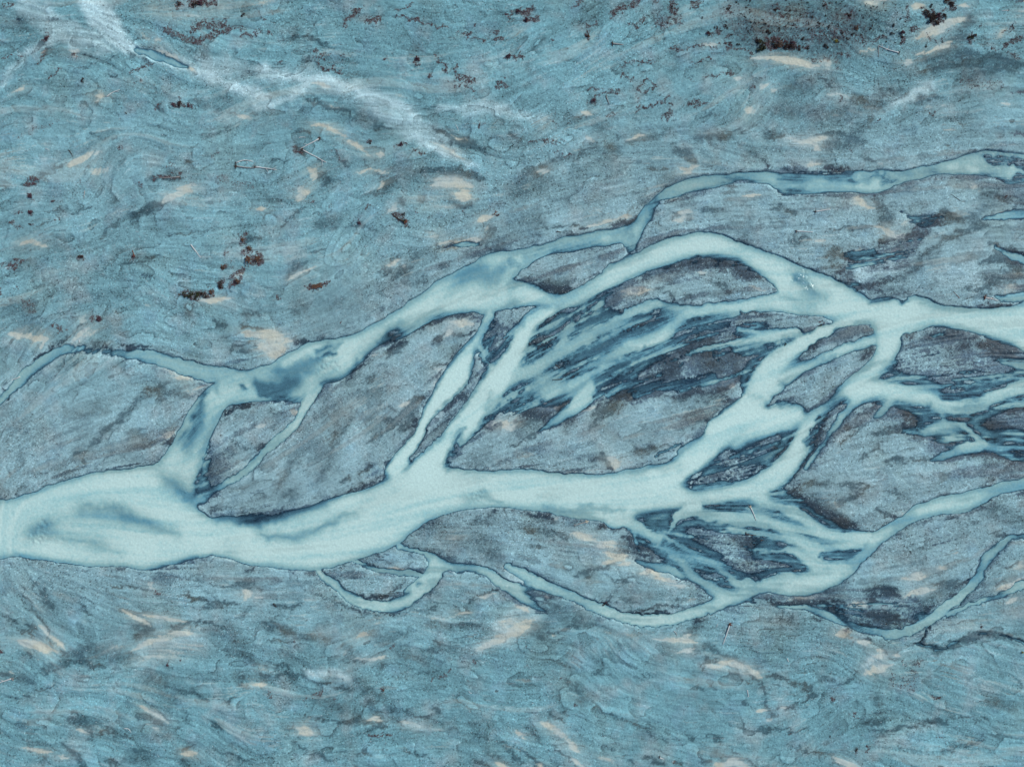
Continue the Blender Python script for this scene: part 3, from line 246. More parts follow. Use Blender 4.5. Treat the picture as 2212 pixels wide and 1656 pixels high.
t13 =1 ~2.5: 30,100,3 60,105; 170,250,2.5 300,270 400,240; 470,130,3 600,190; 600,195,1.5 800,280 1000,320 1200,330 1350,310 1500,280; 920,180,4 1100,190; 1150,130,4 1280,60 *.6; 50,430,7 200,450 400,520 600,550 ~5 *.55; 980,530,8 1100,560 1300,480 ~6 *.45; 1500,430,6 1700,430 1900,420 ~4 *.5; 80,550,2 200,560 330,580 *.7; 780,620,8 860,680 790,700 ~4 *.5; 1100,740,5 1080,780 *.6; 1200,640,5 1350,680 1450,720 1600,750 ~4 *.5; 1250,620,8 1330,650 ~5 *.4; 1430,640,6 1580,650 *.6; 1560,550,6 1620,620 1750,640 *.5; 800,750,2 950,740; 100,750,3 280,790 *.7; 200,850,6 300,870 430,860 *.6; 60,860,9 130,890 *.5; 550,930,4 640,940 *.9; 690,960,4 830,990 *.8; 870,900,6 950,950 1100,1050 1200,1200 1270,1270 ~5 *.45; 920,950,5 1000,1130 1100,1230 *.45; 300,1060,8 500,1040 700,1130 850,1180 ~8 *.35; 440,1240,2.5 600,1245; 690,1245,4 850,1255 930,1250 *.9; 950,1215,2 990,1240; 1040,1230,3 1070,1280,4; 990,1310,4 1080,1310 *.6; 240,1290,5 310,1310 *.6; 330,1440,3 420,1510; 450,1550,2 550,1540 650,1600; 1310,1520,1.5 1450,1560 1550,1590; 1200,1150,1.5 1350,1190,2 1500,1230 1600,1280; 1600,1280,5 1700,1320 1900,1420 2080,1560 2200,1640 ~5 *.4; 1530,1160,4 1590,1190 *.8; 2090,1390,3 2150,1450 2211,1490; 1850,1370,2 2050,1410; 1850,1280,6 1950,1340 *.4; 1380,860,2 1500,830 1600,800 *.8; 1880,1600,3 1980,1650; 1860,200,3 2000,160 2050,120; 2030,90,2 2080,120,3; 1480,320,2 1540,270; 880,1550,2 1000,1540 *.6
t23 =1 ~2.5: 390,480,3 480,450,4 560,410,3.5; 450,160,9 300,160 220,130 ~6 *.5; 300,280,12 500,330 600,360 ~8 *.45; 150,420,10 250,480 300,420 ~8 *.45; 380,480,4 300,520 150,520 *.6; 600,420,4 750,440 900,500 1100,530 ~4 *.4; 1040,300,2 1150,300 1300,270 1450,230; 830,300,2 1000,330 1200,340 1350,310; 790,250,3; 800,230,1.2 870,170 930,110 1000,50 1060,10; 900,60,3 1000,40 *.6; 1520,510,5 1580,440,6 1630,390 ~4 *.7; 1650,600,6 1800,660 1900,720 1980,740 ~4 *.6; 1560,640,6 1640,650 *.5; 1650,750,3 1760,720; 1640,810,2 1690,760; 2010,830,3 2080,880 2130,900; 2150,920,3 2170,1000,4 2190,1100; 2000,930,2.5 2060,940; 2030,1080,2 2090,1140; 680,840,1.5 760,830,3 830,860; 1110,865,2 1200,875; 470,910,3 550,950,5 600,1000 ~4 *.6; 440,1160,4 460,1200; 550,1090,8 680,1060 ~6 *.45; 280,1180,2.5 350,1220 430,1260; 850,1195,2.5 940,1225 1000,1260; 1000,1260,1.2 1110,1310 1210,1370 1300,1410 1420,1435; 130,1290,2.5 180,1360 240,1410 *.8; 300,1250,2 400,1420 450,1480 *.5; 360,1490,2 450,1550 550,1640; 120,1520,4 200,1600 280,1650; 0,1520,4 60,1580 *.8; 830,1490,2 880,1520; 1490,1360,2.5 1550,1420 *.9; 1160,1560,4 1220,1600 1300,1610; 1010,1610,3 1060,1620; 1390,1610,3 1470,1610; 1620,1600,2.5 1700,1605; 1690,1360,1.5 1800,1430 1870,1480 2000,1560 2110,1640; 1740,1520,8 1830,1570 1950,1600 ~6 *.45; 2100,1310,3 2170,1340 2211,1345; 1550,975,3 1660,980 *.6; 260,570,2 440,550 *.7; 880,610,7 960,590 ~6 *.3; 720,730,5 800,760 *.35; 430,750,1.5 560,820 *.5; 960,740,1.5 1100,800 *.5; 950,210,6 1020,200 *.3
t33 =1 ~2.5: 870,120,6 1000,130 1130,170 ~4; 870,230,6 910,140 *.7; 1430,60,4 1600,80 1720,70; 1450,150,14 1600,120 1650,180 ~10 *.6; 1300,220,6 1430,210 1350,320 *.6; 1980,70,3 2060,40; 0,210,4 100,250 280,240 400,230 600,290 ~3; 550,300,5 620,370 *.6; 520,190,5 640,230; 850,320,9 950,340 1050,380 1150,420 ~6 *.7; 800,430,3 950,470; 1050,390,2.5 1250,390; 640,490,5 700,520,6 *.8; 430,380,4 *.8; 840,570,4; 1050,700,3 1110,715; 960,630,2 1020,650; 720,890,3 780,820 ~2 *.8; 600,940,2 720,900 *.6; 1010,820,1.2 900,850; 0,850,3 100,880 180,910; 200,920,3 330,960,4 370,1010 400,1040,3; 260,950,7 320,950 *.4; 220,1120,1.5 330,1060 430,1040; 100,1140,3 200,1140; 30,1170,5 60,1200; 0,1130,4; 800,1285,4 900,1260,5 1000,1255; 1320,1270,3 1450,1260,4 1560,1280; 1270,1310,2 1330,1290; 900,1330,2 1100,1300 1250,1290; 930,1400,4 1000,1350 ~4 *.5; 0,1335,1.5 200,1330 330,1340; 160,1450,1.8 250,1490 400,1520 500,1550 580,1590 680,1650; 1490,1520,2 1650,1470,3 1800,1430 1860,1410; 1590,1450,1.5 1700,1400 1850,1370 *.6; 1820,1220,3 1880,1250; 1580,1190,1.5 1700,1230 1800,1250; 950,1080,8 880,1040 ~6 *.35; 1900,1090,10 2000,1090 2100,1160 ~8 *.35; 580,740,1 640,780 *.6; 450,880,2 560,890 400,910 *.5; 1450,1050,4 *.5; 170,380,4 220,370 *.6; 1390,440,3 1340,530 1280,600; 1280,600,4 1500,640 1650,570,6 1900,500 2050,520 2211,590
"""
VEG = """
t00 =1 ~2: 1530,40,4 1560,30; 1650,40,8 1750,30 1850,20 *.9; 400,340,6 420,320; 30,480,2 100,490 210,520; 430,655,2 550,605; 1150,630,2 1240,590 1310,570; 1380,920,4; 1480,920,5 1560,905,6 1680,920,3; 1450,260,7 1520,300 1650,340 1750,350 *.8; 1680,260,9 1750,210 1860,230 1960,220,7; 1780,330,7 1900,300 1970,240; 2080,320,4 2200,290; 2000,250,4 2130,250 *.6; 660,470,3 640,490; 330,560,3 400,440 *.5; 1150,740,3 1200,720 *.6; 240,1590,4 320,1560; 1230,1600,4; 1350,1530,3.5 1560,1530 *.8; 1040,1280,5 *.7; 1470,1420,3; 1850,1330,5 *.6; 150,1180,4 400,1100 500,1050 *.25; 1900,1560,8 2150,1600 *.25; 700,1590,4 *.6; 20,60,6 120,60 *.4
t10 =1 ~2: 790,170,8 830,130 900,80,6; 770,230,4; 960,190,5 1080,165; 1200,140,2 1320,160,2.5 1450,200 1600,240 1670,230; 1730,280,3.5 1850,300; 1880,320,2 2000,345,3 2130,355; 1320,70,2 1200,85 *.8; 1340,50,3; 60,190,4; 120,300,4; 30,270,3; 2080,290,3; 1880,220,2; 450,480,4 550,500 640,470 *.6; 500,440,4; 540,570,2 590,620; 650,580,2 720,620,3; 200,550,5 *.8; 1110,510,3; 1390,510,5 1400,540,6; 1560,510,4 1660,600; 1720,610,5 1780,670,8 1860,710,6; 1700,690,2.5 1780,740 1890,780; 1520,670,4; 1640,700,4 *.6; 1710,770,3; 2080,735,5 2150,730; 2040,770,3 2090,775; 2110,675,1.5 2190,675; 1200,1280,3 1300,1235,3.5; 990,1235,4; 1890,860,2; 2180,490,6; 2150,140,4 2190,150; 540,1210,3; 370,1310,4; 1920,1100,2 1970,1085; 600,620,3; 760,500,2; 1380,1300,1.5 1480,1320; 680,1300,2 760,1400 *.5; 540,1370,3
t20 =1 ~2: 0,110,6 80,115 170,90; 100,170,6 230,165,5; 670,220,4 740,200; 650,320,4 670,270; 860,150,6 920,70 1000,60 1100,0 *.8; 900,110,5 1050,50 *.8; 1370,60,9 1390,100; 1250,20,6 *.6; 1550,60,7 1620,20; 1130,150,7 1100,200 *.6; 1280,200,14 1400,180 ~10 *.5; 1000,240,3 1080,250; 500,70,2 600,20; 60,490,5 10,500; 1060,970,2 1180,930,2.5 1280,880 1340,825,3; 820,990,3 950,970 *.5; 700,870,7; 1490,900,5 1600,885; 1370,910,4; 1550,930,3 1680,910; 1330,1040,6 1340,980 *.6; 960,690,3 1040,680; 1210,760,4; 1130,710,2 1220,750; 1080,800,1.5 1170,795; 1080,790,1.2 1130,715; 660,775,2 780,775; 760,830,4 900,800 *.5; 1640,685,2 1800,660 1900,645; 1370,455,2 1450,430 1550,410 1700,420 1770,435; 1580,555,2 1700,490; 1790,390,3 1900,410 2070,455; 1850,430,4; 950,590,5 *.5; 1000,540,2 1260,560; 1090,880,4 *.5; 1540,720,4 *.4; 1710,300,5; 1770,270,7 *.7; 1880,330,6 *.8; 1870,80,5; 2060,750,4 *.6; 480,1340,3; 390,1330,2; 140,1220,1.5 280,1220 440,1245; 370,1085,2; 330,355,2; 1900,200,40 2100,250,45 ~30 *.16
t30 =1 ~2: 0,380,10 100,390 230,410; 200,370,5; 320,410,5; 1400,140,12 1430,190; 1350,110,9 1480,160; 1560,30,7 1590,50; 1500,80,6; 1510,150,6; 1250,250,7; 1150,330,4 1140,390; 1150,290,5; 1740,330,6; 1780,310,4; 1830,240,3; 700,150,7; 500,60,5 480,50; 60,80,6; 120,160,5; 370,330,9 550,300 800,340 *.4; 380,520,5 550,490 700,470 ~4 *.5; 1930,430,2.5 2050,390 2200,330; 2050,280,2 2110,220; 2070,460,3 2200,510 *.6; 1380,330,5 1500,370 *.4; 600,590,8 *.4; 1400,1000,3; 1430,960,3; 940,1060,2; 900,350,6 1000,330 *.5; 1200,80,8 1200,160 *.5; 620,880,3; 1560,280,3; 700,1280,2 730,1300; 500,280,4 560,290 *.7; 1700,720,10 2000,760 *.2; 100,200,45 400,250,45 700,250,40 ~30 *.2
t01 =1 ~2: 265,40,4; 270,180,6 *.9; 150,200,3; 470,85,3; 710,565,4; 1160,550,4; 200,590,5 120,640 30,640 *.6; 2120,370,6 2100,440; 2140,500,9 2180,580 2211,620; 1940,650,6; 2020,610,4; 1960,530,3; 2000,750,4 2050,690 2120,680; 1990,820,5 2060,770 2040,740; 1900,800,8 *.8; 1600,890,8 1700,900 1830,880; 1690,945,2; 860,1095,6; 800,1110,4; 480,1170,5 560,1190 *.6; 0,850,4; 150,820,3; 260,280,3; 120,290,5 170,320 *.4; 515,245,2; 230,960,9 300,1020 *.25
t11 =1 ~1.5: 445,830,3 490,815,6 560,803,6 632,785,3; 1190,195,3 1280,190; 1220,220,5 1280,260; 895,270,4; 2070,190,3; 20,570,9 40,600; 210,915,3; 490,100,3 *.6; 1500,220,4 *.5; 940,150,2 1020,90; 730,1127,2; 1800,170,2; 1390,185,3 *.7; 640,130,3 *.7
t31 =1 ~1.5: 1880,930,3 1920,940; 450,1150,3; 2070,45,3
t33 =1 ~2: 1100,900,14 1250,860 *.2; 1830,430,4; 1230,980,8 *.4; 550,1070,4; 760,1500,4; 720,1200,4; 1440,1050,5; 850,1500,4; 1480,1390,3; 1180,740,5 1300,740 *.3; 200,1330,2
t23 =1 ~1.5: 1880,430,3; 120,595,2; 400,865,2; 540,1140,3; 790,250,3; 1410,1605,4; 130,780,3
t13 =1 ~1.5: 1170,620,3; 350,580,2; 1500,900,2; 1100,980,3; 690,1090,2; 1000,1380,2 1160,1380; 120,1020,3; 430,1040,5 560,1020 *.4; 1570,880,3 1690,820 *.5; 1880,740,3
t03 =1 ~1.5: 1455,770,3; 1560,725,2; 15,655,3; 1370,150,2
"""
GUIDES = """
D: 0,60,1 200,150 450,250 700,300; 0,300,1 200,260 400,210 560,170; 0,430,1 200,400 420,330 600,280; 0,560,1 250,500 500,420 700,330 900,330; 0,680,1 250,600 500,560 700,480 900,420 1100,380; 200,690,1 450,640 700,560 900,500 1060,420; 0,960,1 150,900 300,820 450,760
D: 600,60,1 850,90 1100,80 1350,40; 600,130,1 900,170 1200,210 1400,150 1600,100; 1000,330,1 1300,280 1600,260 1900,250; 1200,400,1 1400,350 1700,340 2000,310 2212,290; 1150,470,1 1250,430 1350,400; 1800,60,1 2000,80 2212,40; 1700,200,1 1900,180 2050,120
D: 1450,470,1 1650,470 1850,450; 1600,510,1 1800,520 1950,480 2100,430; 1900,600,1 2000,540 2100,500 2212,480; 2000,600,1 2100,580 2212,560; 1400,620,1 1500,590 1600,590
D: 520,950,1 600,900 700,860 800,800; 560,1070,1 620,960 720,850; 700,1040,1 790,960 880,850; 480,1090,1 600,1060 760,1000 860,900; 1040,990,1 1200,940 1350,890 1500,870; 1150,1000,1 1300,960 1450,930; 1800,1000,1 1950,980 2100,940; 1780,1050,1 1950,1030 2100,1010
D: 50,1230,1 150,1330 200,1400; 150,1240,1 250,1330 350,1360; 300,1250,1 400,1310 500,1330; 0,1400,1 150,1370 300,1400 500,1380 700,1370 900,1360; 0,1470,1 200,1450 400,1470 600,1440; 0,1540,1 150,1600 300,1656; 200,1480,1 350,1560 550,1640; 400,1480,1 550,1530 700,1600; 650,1450,1 800,1500 950,1600 1050,1656; 900,1440,1 1050,1520 1200,1620
D: 1050,1400,1 1200,1470 1350,1560 1500,1640; 1200,1400,1 1350,1440 1550,1450; 1300,1480,1 1500,1500 1650,1580; 1700,1400,1 1800,1440 1900,1420; 1650,1500,1 1800,1530 2000,1470 2212,1450; 1750,1580,1 1950,1560 2100,1520 2212,1560; 1800,1640,1 2000,1600 2212,1600; 1950,1250,1 2050,1200 2150,1140; 1850,1300,1 1950,1280 2050,1240; 1150,1200,1 1250,1230 1400,1290; 1000,1150,1 1120,1200 1250,1260; 1950,1180,1 2050,1150 2150,1110; 1600,1180,1 1700,1230 1800,1280
"""
LOWLAND = [
 (22, """1075,690 1180,672 1290,645 1370,672 1480,672 1560,690 1640,690 1720,730 1690,800 1640,850 1560,840 1480,840 1390,880 1300,880 1230,870
 1150,900 1060,920 1020,960 1000,930 1060,850 1060,760"""),
 (20, """1945,760 1985,720 2040,705 2120,735 2260,790 2260,1005 2150,1000 2080,985 2000,945 1940,900 1890,870 1850,855 1900,820"""),
 (18, """1330,1100 1500,1095 1680,1058 1730,1070 1800,1110 1860,1165 1850,1225 1760,1250 1650,1250 1590,1262 1500,1250 1420,1200 1370,1180"""),
 (12, """1485,1058 1520,1010 1560,985 1600,960 1700,940 1715,950 1690,985 1655,1010 1610,1038 1550,1052"""),
 (14, """1250,650 1330,612 1420,575 1540,556 1620,585 1670,620 1600,610 1500,590 1400,600 1330,640 1280,690 1235,700"""),
 (12, """1690,860 1730,920 1700,985 1665,1010 1690,960 1680,900"""),
 (14, """440,860 470,1000 450,1090 420,1080 400,1000 380,960 410,900"""),
 (14, """1040,690 1110,680 1080,770 1050,850 1040,790"""),
 (12, """1660,375 1760,372 1860,378 1920,405 1850,412 1740,412 1680,412"""),
 (12, """2100,350 2160,335 2260,350 2260,400 2180,395 2120,375"""),
 (12, """1720,880 1760,890 1790,860 1800,870 1770,925 1745,975 1735,1010 1690,1060 1660,1070 1700,1030 1730,980"""),
 (16, """1800,540 1900,520 1990,480 2030,455 2010,520 1960,590 1880,635 1840,620"""),
 (10, """1640,1060 1700,1050 1760,1085 1790,1120 1740,1110 1680,1080"""),
 (12, """1740,1310 1900,1270 2010,1290 2000,1340 1900,1355 1820,1340"""),
]
CUTBANKS = """
D =1 ~8: 2260,640,9 2212,652 2184,661 2119,665 2036,660 2016,649 1981,637 1941,640; 1879,645,9 1844,622 1799,598 1734,574 1659,541 1606,524 1536,501 1501,500 1456,510 1426,521 1372,544; 1316,566,8 1293,594 1246,621 1218,634; 1345,528,6 1330,550
D =1 ~8: 1028,561,9 983,586 943,606 918,624 890,644 853,669 815,694 778,713 758,723 728,729 678,736 660,741 623,759 585,786 553,793
D =1 ~8: -45,1078,9 0,1078 20,1078 50,1068 87,1053 125,1040 175,1025 237,1013 287,1008 325,1004 337,1000 355,978 372,953 385,920 422,860; -45,1214,9 0,1210 38,1203 100,1213 175,1223 250,1225 312,1230; 445,1203,9 525,1214 590,1229 628,1233 678,1233 728,1225 765,1214 803,1200 848,1182 875,1168 898,1145 928,1125 965,1110 1003,1102 1053,1097 1106,1098 1138,1102 1188,1110 1256,1123 1313,1128
D =1 ~7: 430,1100,7 455,1115; 998,1014,9 1040,1015 1106,1012 1156,1013 1231,1022 1281,1025 1331,1018 1396,1003; 993,1012,7 1000,990; 1023,828,8 1010,853 988,888 953,928 918,968 888,988
D =1 ~7: 2260,1010,8 2212,1028 2171,1038 2134,1048 2084,1060 2034,1070 1984,1085 1959,1103 1921,1125 1884,1147; 2212,1058,8 2159,1070 2116,1090; 2096,1108,7 2034,1112 1996,1120 1959,1138 1934,1155 1909,1173 1884,1198 1859,1220 1839,1242
D =1 ~6: 2260,338,8 2212,331 2134,322 2096,327 2059,342 2009,355 1934,367 1896,366; 1659,367,7 1581,372 1518,377 1481,385 1456,397 1426,412 1393,439 1376,464; 1343,489,7 1293,496 1243,504 1206,514 1168,526 1106,540; 1581,400,6 1531,413; 2059,380,6 1984,386 1946,400; 1397,489,6 1388,509 1373,541
D =1 ~5: 1659,684,6 1734,684 1766,685 1795,692 1779,704 1734,710; 1834,703,6 1888,713 1834,734 1779,756 1742,768; 1891,750,6 1877,776 1822,826; 2008,711,6 1974,719 1951,739 1938,765; 1684,627,5 1659,634 1606,652 1550,660 1480,655
D =1 ~5: 1568,1297,5 1531,1325 1481,1343 1431,1353 1381,1353 1331,1343; 1281,1325,5 1231,1302 1195,1287; 1480,1312,5 1430,1326 1380,1326 1331,1316 1281,1293 1231,1270; 490,877,6 475,903 462,935 447,973 437,1003; 680,860,5 645,910 590,970 520,1033; 660,850,5 625,905 560,965
D =1 ~5: 2134,1245,5 2114,1265 2081,1293 2044,1322 1971,1370; 2095,1258,5 2060,1288 2025,1315; 1490,1056,4; 1341,1075,3; 10,835,5 50,800 87,772 120,752 150,740
D =1 ~6: 1106,745,7 1095,790 1060,850 1010,920; 1200,745,5 1260,715 1330,685 1390,652 1420,645; 1443,700,5 1420,738 1370,750; 800,1320,5 760,1305 730,1280
"""
LAVENDER = """0,880 300,850 480,760 700,640 900,540 1040,440 1300,350 1650,340 1900,280 2212,240 2280,240 2280,1330 2000,1310 1700,1310 1400,1290
1100,1270 700,1340 350,1330 0,1290 -50,1290 -50,880"""
# ------------------------------------------------------------------ survey grid and reading of the notes
rng = np.random.default_rng(7); random.seed(7)
STEP = 2.0
U0, V0, NU, NV = -40.0, -36.0, 1147, 865
gu = U0 + STEP * np.arange(NU); gv = V0 + STEP * np.arange(NV)
SH = (NV, NU)

def blur(a, r):
    """three box blurs, about a gaussian of sigma r (in cells)"""
    r = max(1, int(round(r)))
    for _ in range(3):
        for ax in (0, 1):
            p = np.concatenate([np.repeat(np.take(a, [0], ax), r + 1, ax), a, np.repeat(np.take(a, [-1], ax), r, ax)], ax)
            c = np.cumsum(p, axis=ax, dtype=np.float64)
            n = a.shape[ax]
            a = ((np.take(c, range(2 * r + 1, 2 * r + 1 + n), ax) - np.take(c, range(0, n), ax)) / (2 * r + 1)).astype(np.float32)
    return a
def upsample(c, shape):
    h, w = c.shape
    y = np.linspace(0, h - 1.001, shape[0]); x = np.linspace(0, w - 1.001, shape[1])
    yi = y.astype(int); xi = x.astype(int); fy = (y - yi)[:, None]; fx = (x - xi)[None]
    fy = fy * fy * (3 - 2 * fy); fx = fx * fx * (3 - 2 * fx)
    a = c[yi][:, xi]; b = c[yi][:, xi + 1]; d = c[yi + 1][:, xi]; e = c[yi + 1][:, xi + 1]
    return ((a * (1 - fx) + b * fx) * (1 - fy) + (d * (1 - fx) + e * fx) * fy).astype(np.float32)
def vnoise(cell, shape=SH, octaves=1):
    out = np.zeros(shape, np.float32); amp = 1.0
    for _ in range(octaves):
        out += amp * upsample(rng.standard_normal((int(shape[0] / cell) + 3, int(shape[1] / cell) + 3)).astype(np.float32), shape)
        amp *= 0.55; cell = max(1.2, cell / 2)
    return out / out.std()
def sstep(a, b, x):
    t = np.clip((x - a) / (b - a), 0, 1); return t * t * (3 - 2 * t)

class Stroke: pass
def read(text):
    out = []
    for line in text.strip().splitlines():
        if not line.strip(): continue
        headtxt, _, rest = line.partition(':')
        hd = headtxt.split(); tile = hd[0]; base = {'=': 1.0, '~': 2.0, '*': 1.0}
        for w in hd[1:]: base[w[0]] = float(w[1:])
        for part in rest.split(';'):
            pr = dict(base); pts = []; wd = 3.0
            for w in part.split():
                if w[0] in '=~*': pr[w[0]] = float(w[1:])
                else:
                    n = [float(q) for q in w.split(',')]
                    if len(n) > 2: wd = n[2]
                    x, y = n[0], n[1]
                    if tile[0] == 't': x, y = int(tile[1]) * 553.0 + x / 4, int(tile[2]) * 414.1 + y / 4
                    pts.append((x, y, wd))
            if pts:
                s = Stroke(); s.pts = pts; s.val = pr['=']; s.soft = pr['~']; s.str = pr['*']; out.append(s)
    return out
def smooth(pts):
    """Catmull-Rom through the survey points"""
    if len(pts) == 1: return [pts[0], (pts[0][0] + 1.5, pts[0][1] - .4, pts[0][2])]
    p = np.array([pts[0]] + list(pts) + [pts[-1]]); out = []
    for i in range(1, len(p) - 2):
        for t in (0, .25, .5, .75):
            out.append(.5 * (2 * p[i] + (p[i + 1] - p[i - 1]) * t + (2 * p[i - 1] - 5 * p[i] + 4 * p[i + 1] - p[i + 2]) * t * t
                       + (3 * p[i] - p[i - 1] - 3 * p[i + 1] + p[i + 2]) * t ** 3))
    out.append(p[-2]); return [tuple(q) for q in out]

GU, GV = np.meshgrid(gu, gv); GU = GU.astype(np.float32); GV = GV.astype(np.float32)
wa, wb = vnoise(9, octaves=2), vnoise(9, octaves=2)
wc, wd_ = vnoise(3, octaves=2), vnoise(3, octaves=2)
WET_X, WET_Y = GU + 1.3 * wa + .7 * wc, GV + 1.3 * wb + .7 * wd_          # uneven banks
DRY_X, DRY_Y = GU + 2.6 * wa + 2.4 * wc, GV + 2.6 * wb + 2.4 * wd_        # ragged patches

def stroke_alpha(s, X, Y):
    """(slice, coverage 0..1) of one stroke"""
    pts = smooth(s.pts); pad = max(q[2] for q in pts) + s.soft + 9
    xs = [q[0] for q in pts]; ys = [q[1] for q in pts]
    i0 = max(0, int((min(xs) - pad - U0) / STEP)); i1 = min(NU, int((max(xs) + pad - U0) / STEP) + 2)
    j0 = max(0, int((min(ys) - pad - V0) / STEP)); j1 = min(NV, int((max(ys) + pad - V0) / STEP) + 2)
    if i1 <= i0 or j1 <= j0: return None
    sd = np.full((j1 - j0, i1 - i0), 1e3, np.float32)
    for a, b in zip(pts[:-1], pts[1:]):
        pd = max(a[2], b[2]) + s.soft + 9
        k0 = max(i0, int((min(a[0], b[0]) - pd - U0) / STEP)); k1 = min(i1, int((max(a[0], b[0]) + pd - U0) / STEP) + 2)
        l0 = max(j0, int((min(a[1], b[1]) - pd - V0) / STEP)); l1 = min(j1, int((max(a[1], b[1]) + pd - V0) / STEP) + 2)
        if k1 <= k0 or l1 <= l0: continue
        x = X[l0:l1, k0:k1] - a[0]; y = Y[l0:l1, k0:k1] - a[1]; dx, dy = b[0] - a[0], b[1] - a[1]
        t = np.clip((x * dx + y * dy) / max(1e-6, dx * dx + dy * dy), 0, 1)
        d = np.hypot(x - t * dx, y - t * dy) - (a[2] + t * (b[2] - a[2]))
        v = sd[l0 - j0:l1 - j0, k0 - i0:k1 - i0]; np.minimum(v, d, out=v)
    return (slice(j0, j1), slice(i0, i1)), sstep(s.soft, -s.soft, sd) * s.str
def poly_mask(txt, X, Y):
    p = np.array([[float(c) for c in q.split(',')] for q in txt.split()])
    inside = np.zeros(SH, bool)
    j0 = max(0, int((p[:, 1].min() - 8 - V0) / STEP)); j1 = min(NV, int((p[:, 1].max() + 8 - V0) / STEP) + 1)
    for a, b in zip(p, np.roll(p, -1, 0)):
        if a[1] == b[1]: continue
        lo, hi = min(a[1], b[1]), max(a[1], b[1])
        l0 = max(j0, int((lo - 9 - V0) / STEP)); l1 = min(j1, int((hi + 9 - V0) / STEP) + 2)
        if l1 <= l0: continue
        x, y = X[l0:l1], Y[l0:l1]
        hit = (y >= lo) & (y < hi) & (x < a[0] + (y - a[1]) * (b[0] - a[0]) / (b[1] - a[1]))
        inside[l0:l1] ^= hit
    return inside.astype(np.float32)
def layer(text, X=DRY_X, Y=DRY_Y, grow=1.0, least=0.0, taper=0.0, ease=1.0):
    m = np.zeros(SH, np.float32)
    for s in read(text):
        s.pts = [(q[0], q[1], max(least, q[2] * grow)) for q in s.pts]
        s.soft *= ease if s.pts[0][2] > 4 else .7
        if taper:
            if len(s.pts) == 1:                               # a lone patch lies along the old flow
                x, y, wd = s.pts[0]; i = min(NU - 1, max(0, int((x - U0) / STEP))); j = min(NV - 1, max(0, int((y - V0) / STEP)))
                fx, fy = flow.dx[j, i] * wd * 1.3, flow.dy[j, i] * wd * 1.3
                s.pts = [(x - fx, y - fy, wd * .8), (x, y, wd * .85), (x + fx, y + fy, wd * .6)]
            a, b = s.pts[0], s.pts[-1]; c, e_ = s.pts[1], s.pts[-2]
            s.pts = [(a[0] + .3 * (a[0] - c[0]) / len(s.pts), a[1] + .3 * (a[1] - c[1]) / len(s.pts), a[2] * (1 - taper))] + [((a[0] + c[0]) / 2, (a[1] + c[1]) / 2, (a[2] + c[2]) / 2)] + list(s.pts[1:-1]) \
                  + [((b[0] + e_[0]) / 2, (b[1] + e_[1]) / 2, (b[2] + e_[2]) / 2), (b[0] + .3 * (b[0] - e_[0]) / len(s.pts), b[1] + .3 * (b[1] - e_[1]) / len(s.pts), b[2] * (1 - taper))]
        r = stroke_alpha(s, X, Y)
        if r: sl_, a = r; m[sl_] = np.maximum(m[sl_], a)
    return m

